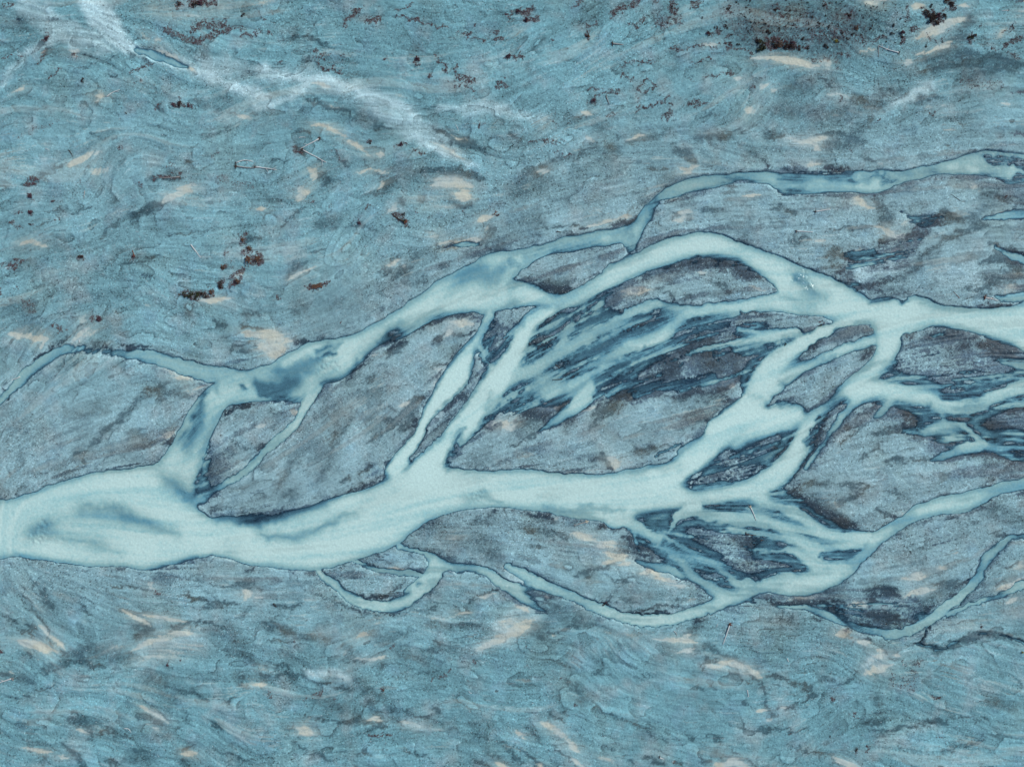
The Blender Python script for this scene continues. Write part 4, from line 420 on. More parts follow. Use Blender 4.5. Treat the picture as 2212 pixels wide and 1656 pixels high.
# ------------------------------------------------------------------ flow directions and drawn-out streaks
class Flow:
    def __init__(self):
        k = 4; self.h, self.w = NV // k + 2, NU // k + 2
        c2 = np.zeros((self.h, self.w), np.float32); s2 = c2.copy(); wt = c2.copy()
        for text, wgt in ((WATER_STROKES, 3.0), (BARS, 1.2), (PALE, 1.5), (DARK, .5), (GUIDES, 1.0), (SAND, .4)):
            for s in read(text):
                if len(s.pts) < 2: continue
                q = smooth(s.pts)
                for a, b in zip(q[:-1], q[1:]):
                    th = math.atan2(b[1] - a[1], b[0] - a[0]); L = math.hypot(b[0] - a[0], b[1] - a[1])
                    if L < 1e-3: continue
                    i = int(((a[0] + b[0]) / 2 - U0) / STEP / k); j = int(((a[1] + b[1]) / 2 - V0) / STEP / k)
                    if 0 <= i < self.w and 0 <= j < self.h:
                        c2[j, i] += wgt * L * math.cos(2 * th); s2[j, i] += wgt * L * math.sin(2 * th)
        for lvl, soft, txt in WATER_POLY:                                    # banks steer the water
            p = [[float(c) for c in q.split(',')] for q in txt.split()]
            for a, b in zip(p[:-1], p[1:]):
                th = math.atan2(b[1] - a[1], b[0] - a[0]); L = math.hypot(b[0] - a[0], b[1] - a[1])
                for t in np.linspace(.1, .9, max(2, int(L / 8))):
                    i = int((a[0] + t * (b[0] - a[0]) - U0) / STEP / k); j = int((a[1] + t * (b[1] - a[1]) - V0) / STEP / k)
                    if 0 <= i < self.w and 0 <= j < self.h: c2[j, i] += 16 * math.cos(2 * th); s2[j, i] += 16 * math.sin(2 * th)
        C = np.zeros_like(c2); S = C.copy()
        for r, g in ((1, 1.0), (3, 3.0), (7, 6.0), (16, 9.0), (36, 12.0)): C += g * blur(c2, r); S += g * blur(s2, r)
        C += 0.02; S -= 0.008
        n = np.hypot(C, S) + 1e-9; C /= n; S /= n
        C = upsample(C, SH); S = upsample(S, SH)
        th = .5 * np.arctan2(S, C) + (1 - .95 * BELT) * (.24 * vnoise(75) + .12 * vnoise(32)); self.dx = np.cos(th).astype(np.float32); self.dy = np.sin(th).astype(np.float32)
    def drag(self, a, steps, every=1):
        """average of a along the flow, 'steps' cells each way"""
        h, w = a.shape; kx = NU / w; ky = NV / h
        dx = self.dx if w == NU else self.dx[::2, ::2][:h, :w]; dy = self.dy if h == NV else self.dy[::2, ::2][:h, :w]
        yy, xx = np.mgrid[0:h, 0:w].astype(np.float32); out = a.copy(); n = 1
        dxf, dyf, af = np.ascontiguousarray(dx).ravel(), np.ascontiguousarray(dy).ravel(), np.ascontiguousarray(a).ravel()
        for sgn in (1.0, -1.0):
            x, y = xx.copy(), yy.copy(); px, py = sgn * dx, sgn * dy
            for _ in range(steps):
                x += px; y += py
                ix = np.clip(x + .5, 0, w - 1).astype(np.int32); iy = np.clip(y + .5, 0, h - 1).astype(np.int32)
                f = iy * w + ix; out += af[f]; n += 1
                nx, ny = dxf[f], dyf[f]; flip = np.where(nx * px + ny * py < 0, -1.0, 1.0).astype(np.float32)
                px, py = nx * flip, ny * flip
        return out / n
BELT = blur(poly_mask(LAVENDER, GU, GV), 16)
flow = Flow()
def norm(a): a = a - blur(a, 90); return (a / a.std()).astype(np.float32)
fine = norm(flow.drag(vnoise(1.3), 12))                    # thin streaks
half = (NV // 2 + 1, NU // 2 + 1)
mid = norm(upsample(flow.drag(vnoise(1.6, half), 22), SH))
broad = norm(upsample(flow.drag(vnoise(6, half, 2), 40), SH))
grit = rng.standard_normal(SH).astype(np.float32)
lump = vnoise(2.2, octaves=2)

# ------------------------------------------------------------------ ground level: +.5 dry bar ... 0 waterline ... -1 main channel
H = np.full(SH, .5, np.float32)   # before the floods cut into it
cover = np.zeros(SH, np.float32)
for lvl, soft, txt in WATER_POLY:
    a = poly_mask(txt, WET_X, WET_Y); a = blur(a, 1) if soft < 2.2 else blur(blur(a, 1), 1)
    deep = blur(a, 6); a0 = a; a = a * (.50 + .50 * sstep(.48, .98, deep))
    H = np.minimum(H, H + a * (lvl - H))
for s in read(WATER_STROKES):
    s.soft *= 1.25; s.val *= 1.45
    r = stroke_alpha(s, WET_X, WET_Y)
    if r: sl_, a = r; H[sl_] = np.minimum(H[sl_], H[sl_] + a * (s.val - H[sl_]))
calm = np.zeros(SH, np.float32)
for s in read(BARS):
    if 0 < s.val < .2: s.val *= .4
    big = s.soft >= 9
    s.soft *= 1.7 if big else 1.2
    r = stroke_alpha(s, GU + 2.5 * wa if big else WET_X + 2 * wa, GV + 2.5 * wb if big else WET_Y + 2 * wb)
    if r:
        sl_, a = r; H[sl_] = np.maximum(H[sl_], H[sl_] + a * (s.val - H[sl_]))
        if big: calm[sl_] = np.maximum(calm[sl_], np.clip(a * 2.5, 0, 1))
cut = blur(layer(CUTBANKS, GU, GV), 1)
# away from the cut banks the beds shelve gently and the edge frays along the flow
shelf = sstep(-.6, .8, vnoise(26)); open_ = (1 - cut) * (.25 + .75 * shelf); Hs = blur(H, 4)
H = H + open_ * np.where(H < 0, (Hs - H) * .7, np.minimum(Hs - H, 0) * .9)
# low ground between the strands: hardly above the water, drawn out by the floods, its edges shelving
low = np.zeros(SH, np.float32)
for soft, txt in LOWLAND:
    m = blur(poly_mask(txt, GU + 6 * wa, GV + 6 * wb), soft / 3.4); low = np.maximum(low, m)
thread = norm(upsample(flow.drag(vnoise(2.2, half, 2), 26), SH))
drawn = .7 * mid + .55 * fine + .45 * broad
Hs = blur(H, 6)
opl = 1 - cut
H = H + low * opl * np.where(H < 0, (Hs - H) * .25, np.minimum(Hs - H, 0) * .7)
H = np.where(H > -.15, H - low * sstep(-.15, .35, H) * np.clip(.42 + .17 * drawn, .02, .66), H)
H = (H - low * opl * .34 * sstep(.2, 1.6, thread) * sstep(-.9, -.1, H) * sstep(.16, -.02, H)).astype(np.float32)
near = blur(sstep(.3, -.1, H), 9)                            # wide damp margin of the braid plain
shal = np.exp(-((H + .10) / .26) ** 2) * (1 - .8 * calm)
crisp = np.maximum(cut, .75 * (1 - low) * (1 - calm) * (1 - .9 * shelf))
H = H + crisp * (np.where(np.abs(H) < .5, np.clip(3 * H, -.5, .5), H) - H) * .9
H = H + .34 * sstep(.2, 1.8, .8 * broad + .5 * mid + .4 * vnoise(40)) * sstep(-.3, -.8, H) * (1 - calm)
fray = shal * (1 - .8 * cut) * (.6 + .35 * low)
H = H + fray * (.11 * fine + .13 * mid + .07 * broad)
dry = sstep(.0, .3, H)

LAV = .85 * blur(poly_mask(LAVENDER, GU + 40 * vnoise(40), GV + 40 * vnoise(40)), 45)
S_ = layer(SAND, GU + 1.6 * wa + 1.2 * wc, GV + 1.6 * wb + 1.2 * wd_, taper=.65); K_ = layer(DARK, grow=1.3, least=1.7, taper=.5, ease=1.5); P_ = layer(PALE); V_ = layer(VEG); RAP = np.clip(layer(RAPIDS), 0, 1)  # DARK is damp silt, with shadow painted into its thin black lines
S_ = np.clip(.35 * S_ + .65 * flow.drag(S_, 5), 0, 1); tails = flow.drag(blur(S_, 3), 12)
S_ = sstep(.15, .95, S_ + .13 * mid * (S_ > .03) + .09 * fine * (S_ > .03) + .05 * lump * (S_ > .03) + .06 * grit * (S_ > .03)) * np.clip(S_ * 1.5, 0, 1)
S_ = np.maximum(np.clip(S_ * 1.12, 0, 1), np.clip(tails * (.8 + .25 * mid + .2 * fine), 0, .55))
K_ = np.clip(.7 * K_ + .4 * flow.drag(K_, 4), 0, 1)
K_ = np.clip(np.clip(K_, 0, 1) ** .75 * (1.15 + .26 * mid + .2 * lump + .2 * grit), 0, 1.15)
P_ = np.clip(blur(P_, 1) * (1.0 + .10 * mid + .04 * lump), 0, 1)
V_ = np.clip(V_ * (1.0 + .45 * lump + .5 * grit), 0, 1.1)
# unrecorded dim rills and silt films: ground streaked along the old flow
edge1 = flow.drag(vnoise(19, octaves=2), 12); edge1 /= edge1.std(); edge2 = vnoise(22, octaves=2)
terr = np.mod(edge1 * .52 + 40.3, 1.0); mask1 = sstep(-.9, .7, edge2)
lobes = 1.7 * (terr - .5) * mask1
edge3 = flow.drag(vnoise(9, octaves=2), 9); edge3 /= edge3.std(); terr3 = np.mod(edge3 * .36 + 40.6, 1.0); mask3 = sstep(-.2, 1.0, -edge2 + .3 * broad)
lobes = lobes + .9 * (terr3 - .5) * mask3
clus0 = vnoise(30, octaves=2)                            # each terrace: a sharp dark foot that fades upslope
rill = (np.exp(-terr / .10) * mask1 * sstep(-.6, .8, mid + .5 * clus0) + .8 * np.exp(-terr3 / .09) * mask3 * sstep(-.4, .9, mid - .5 * clus0)
        + .3 * sstep(1.6, 2.5, .8 * mid + .3 * fine + .45 * broad)) * dry
film = sstep(1.3, 2.4, broad + .5 * mid) * dry * .22
hair = norm(flow.drag(vnoise(1.2), 9)); clus = vnoise(34, octaves=2)
scr = sstep(1.25, 1.9, hair + .25 * mid) * sstep(.1, 1.2, clus + .3 * broad) * dry
K_ = np.maximum(K_, np.maximum(.9 * rill, .8 * scr))
pale_scr = sstep(1.3, 2.1, -hair + .25 * mid) * sstep(.1, 1.2, vnoise(30, octaves=2)) * dry
P_ = np.maximum(P_, .45 * pale_scr); S_ = np.maximum(S_, .35 * sstep(1.2, 2.0, .7 * hair + .8 * broad) * dry * sstep(.0, 1.0, vnoise(40)))
K_ = np.maximum(K_, .6 * BELT * dry * sstep(.45, 1.5, .6 * broad + .6 * mid + .45 * vnoise(22, octaves=2) + .2 * lump))
S_ = np.maximum(S_, film)

# metres
Z = H * np.where(H > 0, .9, 1.5)
Z = Z - .05 * K_ * dry - .07 * S_ * dry + .05 * P_
Z = Z + dry * (.05 * lobes + .08 * broad + .045 * mid + .03 * fine) + (.25 + .75 * dry) * (.022 * lump + .012 * grit)
Z = Z + shal * .022 * grit
depth = np.clip(-Z, 0, None)
damp = np.clip(.6 + .3 * vnoise(28), .15, 1.2)
wet = sstep(.02 + (.10 + .16 * np.maximum(open_ * shelf, low)) * damp * (1 - .5 * crisp), -.03, Z + .03 * lump + .03 * mid)
wet = wet * (1 - .8 * np.clip(P_ * 2, 0, 1))
wet = np.maximum(wet, np.clip(K_ * sstep(.12, .45, near) * 1.1, 0, .9))
wash = sstep(-.5, 1.1, .7 * mid + .6 * broad + .25 * fine + .6 * vnoise(18, octaves=2))
wet = np.maximum(wet, .85 * sstep(.10, .55, near) * wash * (1 - .75 * blur(cut, 5)) * (1 - .8 * np.clip(P_ * 2, 0, 1)))
wide = blur(sstep(.3, -.1, H), 26)
wet = np.maximum(wet, .62 * sstep(.08, .40, wide) * sstep(.3, 1.7, .6 * mid + .8 * broad + .5 * vnoise(24, octaves=2)))
S_ = S_ * (1 - .0 * wet)
grain = np.clip(.60 - .06 * LAV + .25 * vnoise(60) * .5 + .1 * near, .25, 1.3) * (1 - .8 * S_) * (1 - .35 * P_)

# the sheet runs on far beyond the survey, coarser and coarser
ext = 8 * np.cumsum(1.32 ** np.arange(26)); ext = ext / ext[-1] * 22000
xs = np.concatenate([gu[0] - ext[::-1], gu, gu[-1] + ext]); ys = np.concatenate([gv[0] - ext[::-1], gv, gv[-1] + ext])
NE = len(ext)
def extend(a, r=10):
    b = blur(a, r)
    o = np.pad(b, NE, mode='edge'); o[NE:-NE, NE:-NE] = a
    return o
Zx = extend(Z); FW, FH = len(xs), len(ys)

def grid_mesh(name, X, Y, Zv, keep=None):
    h, w = Zv.shape
    idx = np.arange(h * w).reshape(h, w)
    q = np.stack([idx[1:, :-1], idx[1:, 1:], idx[:-1, 1:], idx[:-1, :-1]], -1).reshape(-1, 4)
    co = np.stack([np.broadcast_to(X[None], (h, w)), np.broadcast_to(Y[:, None], (h, w)), Zv], -1).reshape(-1, 3)
    sel = None
    if keep is not None:
        q = q[keep.ravel()]; sel, inv = np.unique(q, return_inverse=True); q = inv.reshape(-1, 4); co = co[sel]
    me = bpy.data.meshes.new(name)
    me.vertices.add(len(co)); me.vertices.foreach_set("co", co.astype(np.float32).ravel())
    me.loops.add(q.size); me.loops.foreach_set("vertex_index", q.astype(np.int32).ravel())
    me.polygons.add(len(q)); me.polygons.foreach_set("loop_start", (np.arange(len(q)) * 4).astype(np.int32))
    me.polygons.foreach_set("loop_total", np.full(len(q), 4, np.int32))
    me.polygons.foreach_set("use_smooth", np.ones(len(q), bool))
    me.update(calc_edges=True)
    return me, sel
def put(me, name, chans, sel=None):
    n = len(me.vertices); a = np.ones((n, 4), np.float32)
    for k, c in enumerate(chans):
        c = c.ravel(); a[:, k] = c if sel is None else c[sel]
    at = me.attributes.new(name, 'FLOAT_COLOR', 'POINT'); at.data.foreach_set("color", a.ravel())
def structure(name, me, mat, label=None):
    o = bpy.data.objects.new(name, me); COL.objects.link(o); me.materials.append(mat); o["kind"] = "structure"
    if label: o["label"] = label
    return o

# ------------------------------------------------------------------ materials
class Mat:
    def __init__(self, name):
        self.m = bpy.data.materials.new(name); self.m.use_nodes = True
        self.t = self.m.node_tree; self.t.nodes.clear(); self.out = self.n("ShaderNodeOutputMaterial")
    def n(self, kind, **kw):
        nd = self.t.nodes.new(kind)
        for k, v in kw.items(): setattr(nd, k, v)
        return nd
    def l(self, a, b): self.t.links.new(a, b)
    def val(self, sock, v):
        if isinstance(v, (int, float)): sock.default_value = v
        elif isinstance(v, tuple): sock.default_value = v if len(v) == 4 or sock.type == 'VECTOR' else (*v, 1)
        else: self.l(v, sock)
    def math(self, op, a, b=0.0, c=None, clamp=False):
        nd = self.n("ShaderNodeMath", operation=op, use_clamp=clamp); self.val(nd.inputs[0], a); self.val(nd.inputs[1], b)
        if c is not None: self.val(nd.inputs[2], c)
        return nd.outputs[0]
    def mix(self, f, a, b, blend='MIX'):
        nd = self.n("ShaderNodeMix", data_type='RGBA', blend_type=blend); self.val(nd.inputs[0], f); self.val(nd.inputs[6], a); self.val(nd.inputs[7], b)
        return nd.outputs[2]
    def attr(self, name):
        nd = self.n("ShaderNodeAttribute", attribute_name=name); sp = self.n("ShaderNodeSeparateColor"); self.l(nd.outputs[0], sp.inputs[0])
        return sp.outputs[0], sp.outputs[1], sp.outputs[2], nd.outputs[3]
    def pos(self):
        return self.n("ShaderNodeNewGeometry").outputs['Position']
    def noise(self, scale, detail=2.0, rough=.55, vec=None):
        nd = self.n("ShaderNodeTexNoise"); nd.inputs['Scale'].default_value = scale; nd.inputs['Detail'].default_value = detail
        nd.inputs['Roughness'].default_value = rough; self.l(vec or self.pos(), nd.inputs['Vector']); return nd.outputs[0], nd.outputs[1]
    def smap(self, v, a, b, c=0.0, d=1.0):
        nd = self.n("ShaderNodeMapRange", interpolation_type='SMOOTHSTEP'); self.val(nd.inputs[0], v)
        for k, q in enumerate((a, b, c, d)): self.val(nd.inputs[k + 1], q)
        return nd.outputs[0]
    def bsdf(self, color, rough=.9, spec=.3, bump=None, bstr=.5, bdist=.1):
        p = self.n("ShaderNodeBsdfPrincipled"); self.val(p.inputs['Base Color'], color); self.val(p.inputs['Roughness'], rough)
        self.val(p.inputs['Specular IOR Level'], spec)
        if bump is not None:
            b = self.n("ShaderNodeBump"); b.inputs['Strength'].default_value = bstr; b.inputs['Distance'].default_value = bdist
            self.l(bump, b.inputs['Height']); self.l(b.outputs[0], p.inputs['Normal'])
        self.l(p.outputs[0], self.out.inputs[0]); return p

TEAL, LAVG = (.138, .305, .345), (.252, .402, .436)
PALEG, SILT, DARKG = (.450, .640, .670), (.530, .550, .480), (.060, .078, .072)
MAROON, MILK, TINT = (.105, .045, .058), (.500, .700, .660), (.090, .250, .380)

g = Mat("braided river gravel")
lav, sand, dark, pale = g.attr("soil"); veg, wetn, strk, grn = g.attr("ground_state")
p = g.pos()
n1, c1 = g.noise(2.6, 2.0, .6, p); n2, c2 = g.noise(.05, 3.0, .6, p); n3, _ = g.noise(7.0, 1.0, .5, p)
vor = g.n("ShaderNodeTexVoronoi"); vor.inputs['Scale'].default_value = 2.9; g.l(p, vor.inputs['Vector'])
sv = g.n("ShaderNodeSeparateColor"); g.l(vor.outputs['Color'], sv.inputs[0])
base = g.mix(lav, TEAL, LAVG)
base = g.mix(g.smap(n2, .5, .68, 0, .22), base, (.225, .330, .300))
n4, c4 = g.noise(.13, 3.0, .55, p)
base = g.mix(g.smap(n4, .5, .72, 0, .5), base, (.140, .280, .350))
base = g.mix(g.smap(c4, .48, .72, 0, .55), base, (.270, .330, .330))
base = g.mix(g.math('MULTIPLY', pale, .85), base, PALEG)
tone = g.math('MULTIPLY_ADD', strk, .19, 1.0)
stone = g.math('MULTIPLY', g.math('SUBTRACT', sv.outputs[0], .5), 1.0)
speck = g.math('ADD', g.math('MULTIPLY', g.math('SUBTRACT', n1, .5), 1.6), stone)
spark = g.math('MULTIPLY', g.math('GREATER_THAN', sv.outputs[1], .93), .55)
pit = g.math('MULTIPLY', g.math('GREATER_THAN', sv.outputs[2], .92), -.55)
tone = g.math('ADD', tone, g.math('MULTIPLY', grn, g.math('ADD', g.math('MULTIPLY', speck, .46), g.math('ADD', spark, pit))))
tone = g.math('MAXIMUM', tone, .12)
base = g.mix(1.0, base, tone, 'MULTIPLY')
n5, c5 = g.noise(.09, 2.0, .5, p)
slate = g.mix(1.0, base, (.22, .26, .29), 'MULTIPLY')
base = g.mix(g.math('MULTIPLY', dark, .90, clamp=True), base, g.mix(g.smap(n5, .50, .68, 0, .85), slate, g.mix(g.smap(n1, .35, .65), (.030, .038, .034), (.095, .105, .088))))
base = g.mix(g.math('MULTIPLY', sand, .90, clamp=True), base, g.mix(g.smap(c4, .38, .62), g.mix(g.smap(n5, .5, .75, 0, .7), g.mix(n1, (.48, .49, .375), SILT), (.27, .255, .20)), (.430, .520, .500)))
base = g.mix(g.math('MULTIPLY', veg, .6, clamp=True), base, g.mix(g.smap(c1, .3, .7), MAROON, (.070, .045, .032)))
wetc = g.mix(1.0, base, (.30, .34, .42), 'MULTIPLY')
wetf = g.smap(g.math('MULTIPLY_ADD', g.math('SUBTRACT', sv.outputs[2], .5), .35, wetn), .12, .95)
base = g.mix(wetf, base, wetc)
rgh = g.math('MULTIPLY_ADD', wetn, -.35, .92)
g.bsdf(base, rgh, .25, g.math('ADD', n1, g.math('MULTIPLY', sv.outputs[0], .6)), .55, .16)

w = Mat("milky glacial water")
dep, rap, mottle, _ = w.attr("depth")
pw = w.pos()
milk = w.math('SUBTRACT', 1.0, w.math('POWER', 2.71828, w.math('MULTIPLY', dep, -1.75)))
r1, _ = w.noise(1.1, 2.0, .6, pw); r2, _ = w.noise(1.7, 3.0, .6, pw)
tint = w.n("ShaderNodeValToRGB"); e = tint.color_ramp.elements
e[0].position = .0; e[0].color = (*TINT, 1); e[1].position = .93; e[1].color = (*MILK, 1)
m_ = tint.color_ramp.elements.new(.5); m_.color = (.170, .430, .530, 1)
m2 = tint.color_ramp.elements.new(.75); m2.color = (.345, .590, .585, 1)
w.l(w.math('MULTIPLY_ADD', mottle, .10, milk), tint.inputs[0])
wcol = w.mix(1.0, tint.outputs[0], w.math('MULTIPLY_ADD', w.math('SUBTRACT', r2, .5), .45, 1.0), 'MULTIPLY')
bmp = w.n("ShaderNodeBump"); bmp.inputs['Distance'].default_value = .10
w.l(w.math('MULTIPLY_ADD', rap, 1.6, .6), bmp.inputs['Strength']); w.l(w.math('ADD', r1, w.math('MULTIPLY', r2, .5)), bmp.inputs['Height'])
body = w.n("ShaderNodeBsdfDiffuse"); w.l(wcol, body.inputs[0]); w.l(bmp.outputs[0], body.inputs['Normal'])
clear = w.n("ShaderNodeBsdfTransparent"); clear.inputs[0].default_value = (.86, .95, .98, 1)
turb = w.n("ShaderNodeMixShader"); w.l(milk, turb.inputs[0]); w.l(clear.outputs[0], turb.inputs[1]); w.l(body.outputs[0], turb.inputs[2])
gl = w.n("ShaderNodeBsdfGlossy"); gl.inputs['Roughness'].default_value = .14; w.l(bmp.outputs[0], gl.inputs['Normal'])
fr = w.n("ShaderNodeFresnel"); fr.inputs['IOR'].default_value = 1.33; w.l(bmp.outputs[0], fr.inputs['Normal'])
top = w.n("ShaderNodeMixShader"); w.l(fr.outputs[0], top.inputs[0]); w.l(turb.outputs[0], top.inputs[1]); w.l(gl.outputs[0], top.inputs[2])
w.l(top.outputs[0], w.out.inputs[0])

def plain(name, a, b, scale=6.0, rough=.85):
    m = Mat(name); n, _ = m.noise(scale, 3.0, .6); m.bsdf(m.mix(m.smap(n, .3, .7), a, b), rough, .2, n, .6, .05); return m.m
BLEACHED = plain("bleached driftwood", (.40, .42, .41), (.66, .67, .66))
BROWNLOG = plain("reddish brown driftwood", (.16, .075, .05), (.30, .16, .11))
GREYLOG = plain("grey driftwood", (.17, .17, .16), (.36, .36, .35))
ROOTWOOD = plain("dark root wood", (.030, .026, .024), (.095, .070, .060))
REDROOT = plain("red brown root wood", (.11, .040, .030), (.23, .10, .06))
BEIGE = plain("pale root wood", (.42, .38, .28), (.60, .55, .43))
SCRUB = plain("dark brown scrub leaves", (.018, .016, .013), (.070, .044, .036), 3.0)
SCRUBRED = plain("maroon scrub leaves", (.045, .022, .032), (.105, .050, .066), 3.0)
SCRUBORANGE = plain("orange brown scrub leaves", (.075, .045, .032), (.155, .090, .060), 3.0)
SCRUBGREEN = plain("dark green scrub leaves", (.014, .022, .010), (.045, .050, .024), 3.0)
SCRUBYELLOW = plain("yellow green scrub leaves", (.16, .15, .03), (.26, .23, .06), 3.0)
STEM = plain("scrub stem", (.06, .045, .04), (.12, .09, .08))
STONE = plain("river stone", (.15, .22, .25), (.40, .50, .52), .9)

# ------------------------------------------------------------------ ground, river
me, _ = grid_mesh("ground", east(xs), north(ys), Zx)
put(me, "soil", [extend(q) for q in (np.clip(LAV, 0, 1), S_, np.clip(K_, 0, 1), P_)])
put(me, "ground_state", [extend(q) for q in (np.clip(V_, 0, 1), wet, .25 * broad + .35 * mid + .35 * hair + .4 * vnoise(30, octaves=4) + 1.1 * lobes * (1 - .5 * BELT), grain)])
structure("ground", me, g.m, "bluish gravel plain with pale silt, dark rills and old braid channels")
dpx = extend(depth); pool = blur(depth, 1); pool = extend(pool)
wetq = pool > .012
keep = wetq[1:, 1:] | wetq[1:, :-1] | wetq[:-1, 1:] | wetq[:-1, :-1]
rip = .012 * flow.drag(vnoise(2.0), 1) + .05 * RAP * vnoise(2.5)
me, sel = grid_mesh("river", east(xs), north(ys), extend(rip * sstep(.03, .3, depth)), keep)
put(me, "depth", [extend(blur(depth, 1)) if False else dpx, extend(RAP), extend(.5 * broad + .4 * mid + .1 * fine + .25 * lump)], sel)
structure("river", me, w.m, "pale milky turquoise braided river over dark gravel")

def ground_z(u, v):
    i = min(NU - 1, max(0, int(round((u - U0) / STEP)))); j = min(NV - 1, max(0, int(round((v - V0) / STEP))))
    return float(Z[j, i])
def D(tile, x, y): return int(tile[1]) * 553.0 + x / 4, int(tile[2]) * 414.1 + y / 4

# ------------------------------------------------------------------ driftwood
def tube(bm, pts, rads, n=7):
    rings = []
    for k, (p_, r) in enumerate(zip(pts, rads)):
        a = pts[max(0, k - 1)]; b = pts[min(len(pts) - 1, k + 1)]; d = (b - a).normalized()
        s = d.cross(Vector((0, 0, 1))); s = s.normalized() if s.length > 1e-4 else Vector((1, 0, 0)); t = s.cross(d)
        rings.append([bm.verts.new(p_ + r * (math.cos(2 * math.pi * q / n) * s + math.sin(2 * math.pi * q / n) * t)) for q in range(n)])
    for a, b in zip(rings[:-1], rings[1:]):
        for q in range(n): bm.faces.new((a[q], a[(q + 1) % n], b[(q + 1) % n], b[q]))
    bm.faces.new(rings[0][::-1]); bm.faces.new(rings[-1])
def link(name, bm, mat, parent=None, smoothed=True):
    m = bpy.data.meshes.new(name); bmesh.ops.recalc_face_normals(bm, faces=bm.faces); bm.to_mesh(m); bm.free()
    if smoothed: m.polygons.foreach_set("use_smooth", np.ones(len(m.polygons), bool))
    m.materials.append(mat); o = bpy.data.objects.new(name, m); COL.objects.link(o); o.parent = parent; return o
def wobble(a, b, n, amp, rnd, bend=0.0):
    d = b - a; s = Vector((-d.y, d.x, 0)).normalized(); L = d.length
    return [a + d * (k / n) + s * (amp * L * rnd.uniform(-1, 1) + bend * L * math.sin(math.pi * k / n)) * (0 < k < n) for k in range(n + 1)]
def log(root, tip, rad, label, mat, roots=0, rootmat=None, branches=0, bend=0.0, seed=0, group="driftwood logs on the gravel"):
    rnd = random.Random(seed * 31 + 5)
    z0 = max(ground_z(*root), 0.0) + rad * .75; z1 = max(ground_z(*tip), 0.0) + rad * .55
    o = bpy.data.objects.new("driftwood_log", None); COL.objects.link(o); o.empty_display_size = .5
    o.location = (east(root[0]), north(root[1]), z0 - rad * .75)
    o["label"] = label; o["category"] = "log"; o["group"] = group
    a = Vector((0, 0, rad * .75)); b = Vector((east(tip[0]) - east(root[0]), north(tip[1]) - north(root[1]), z1 - z0 + rad * .75))
    pts = wobble(a, b, 8, .006, rnd, bend)
    for k in range(1, 8):                                        # lie on the ground, not in it
        q = pts[k]; zz = ground_z(root[0] + q.x / UNIT, root[1] - q.y / UNIT)
        pts[k].z = max(q.z, max(zz, 0) + rad * .5 - o.location.z)
    bm = bmesh.new(); tube(bm, pts, [rad * (1.12 - .62 * k / 8) for k in range(9)]); link("trunk", bm, mat, o)
    L = (b - a).length
    ax = math.atan2(b.y, b.x)
    for k in range(branches):
        t = rnd.uniform(.4, .9); p0 = a.lerp(b, t); ang = ax + rnd.choice((-1, 1)) * rnd.uniform(.5, 1.1); ln = L * rnd.uniform(.13, .28)
        bm = bmesh.new(); p1 = p0 + Vector((math.cos(ang) * ln, math.sin(ang) * ln, rnd.uniform(.05, .35)))
        tube(bm, wobble(p0, p1, 3, .03, rnd), [rad * .45, rad * .38, rad * .3, rad * .18], 5); link("branch", bm, mat, o)
    if roots:
        bm = bmesh.new(); back = ax + math.pi
        for k in range(roots):
            ang = back + rnd.uniform(-1.7, 1.7); up = rnd.uniform(-.15, 1.0); ln = rad * rnd.uniform(3.0, 6.0)
            p1 = a + Vector((math.cos(ang) * ln, math.sin(ang) * ln, up * ln * .6)); pm = a.lerp(p1, .5) + Vector((rnd.uniform(-.1, .1), rnd.uniform(-.1, .1), .05))
            tube(bm, [a + .2 * (p1 - a), pm, p1], [rad * .75, rad * .42, rad * .16], 5)
        bmesh.ops.create_icosphere(bm, subdivisions=1, radius=rad * 1.55, matrix=Matrix.Translation(a) @ Matrix.Diagonal((1, 1, .8, 1)))
        link("root_mass", bm, rootmat or ROOTWOOD, o)
    return o
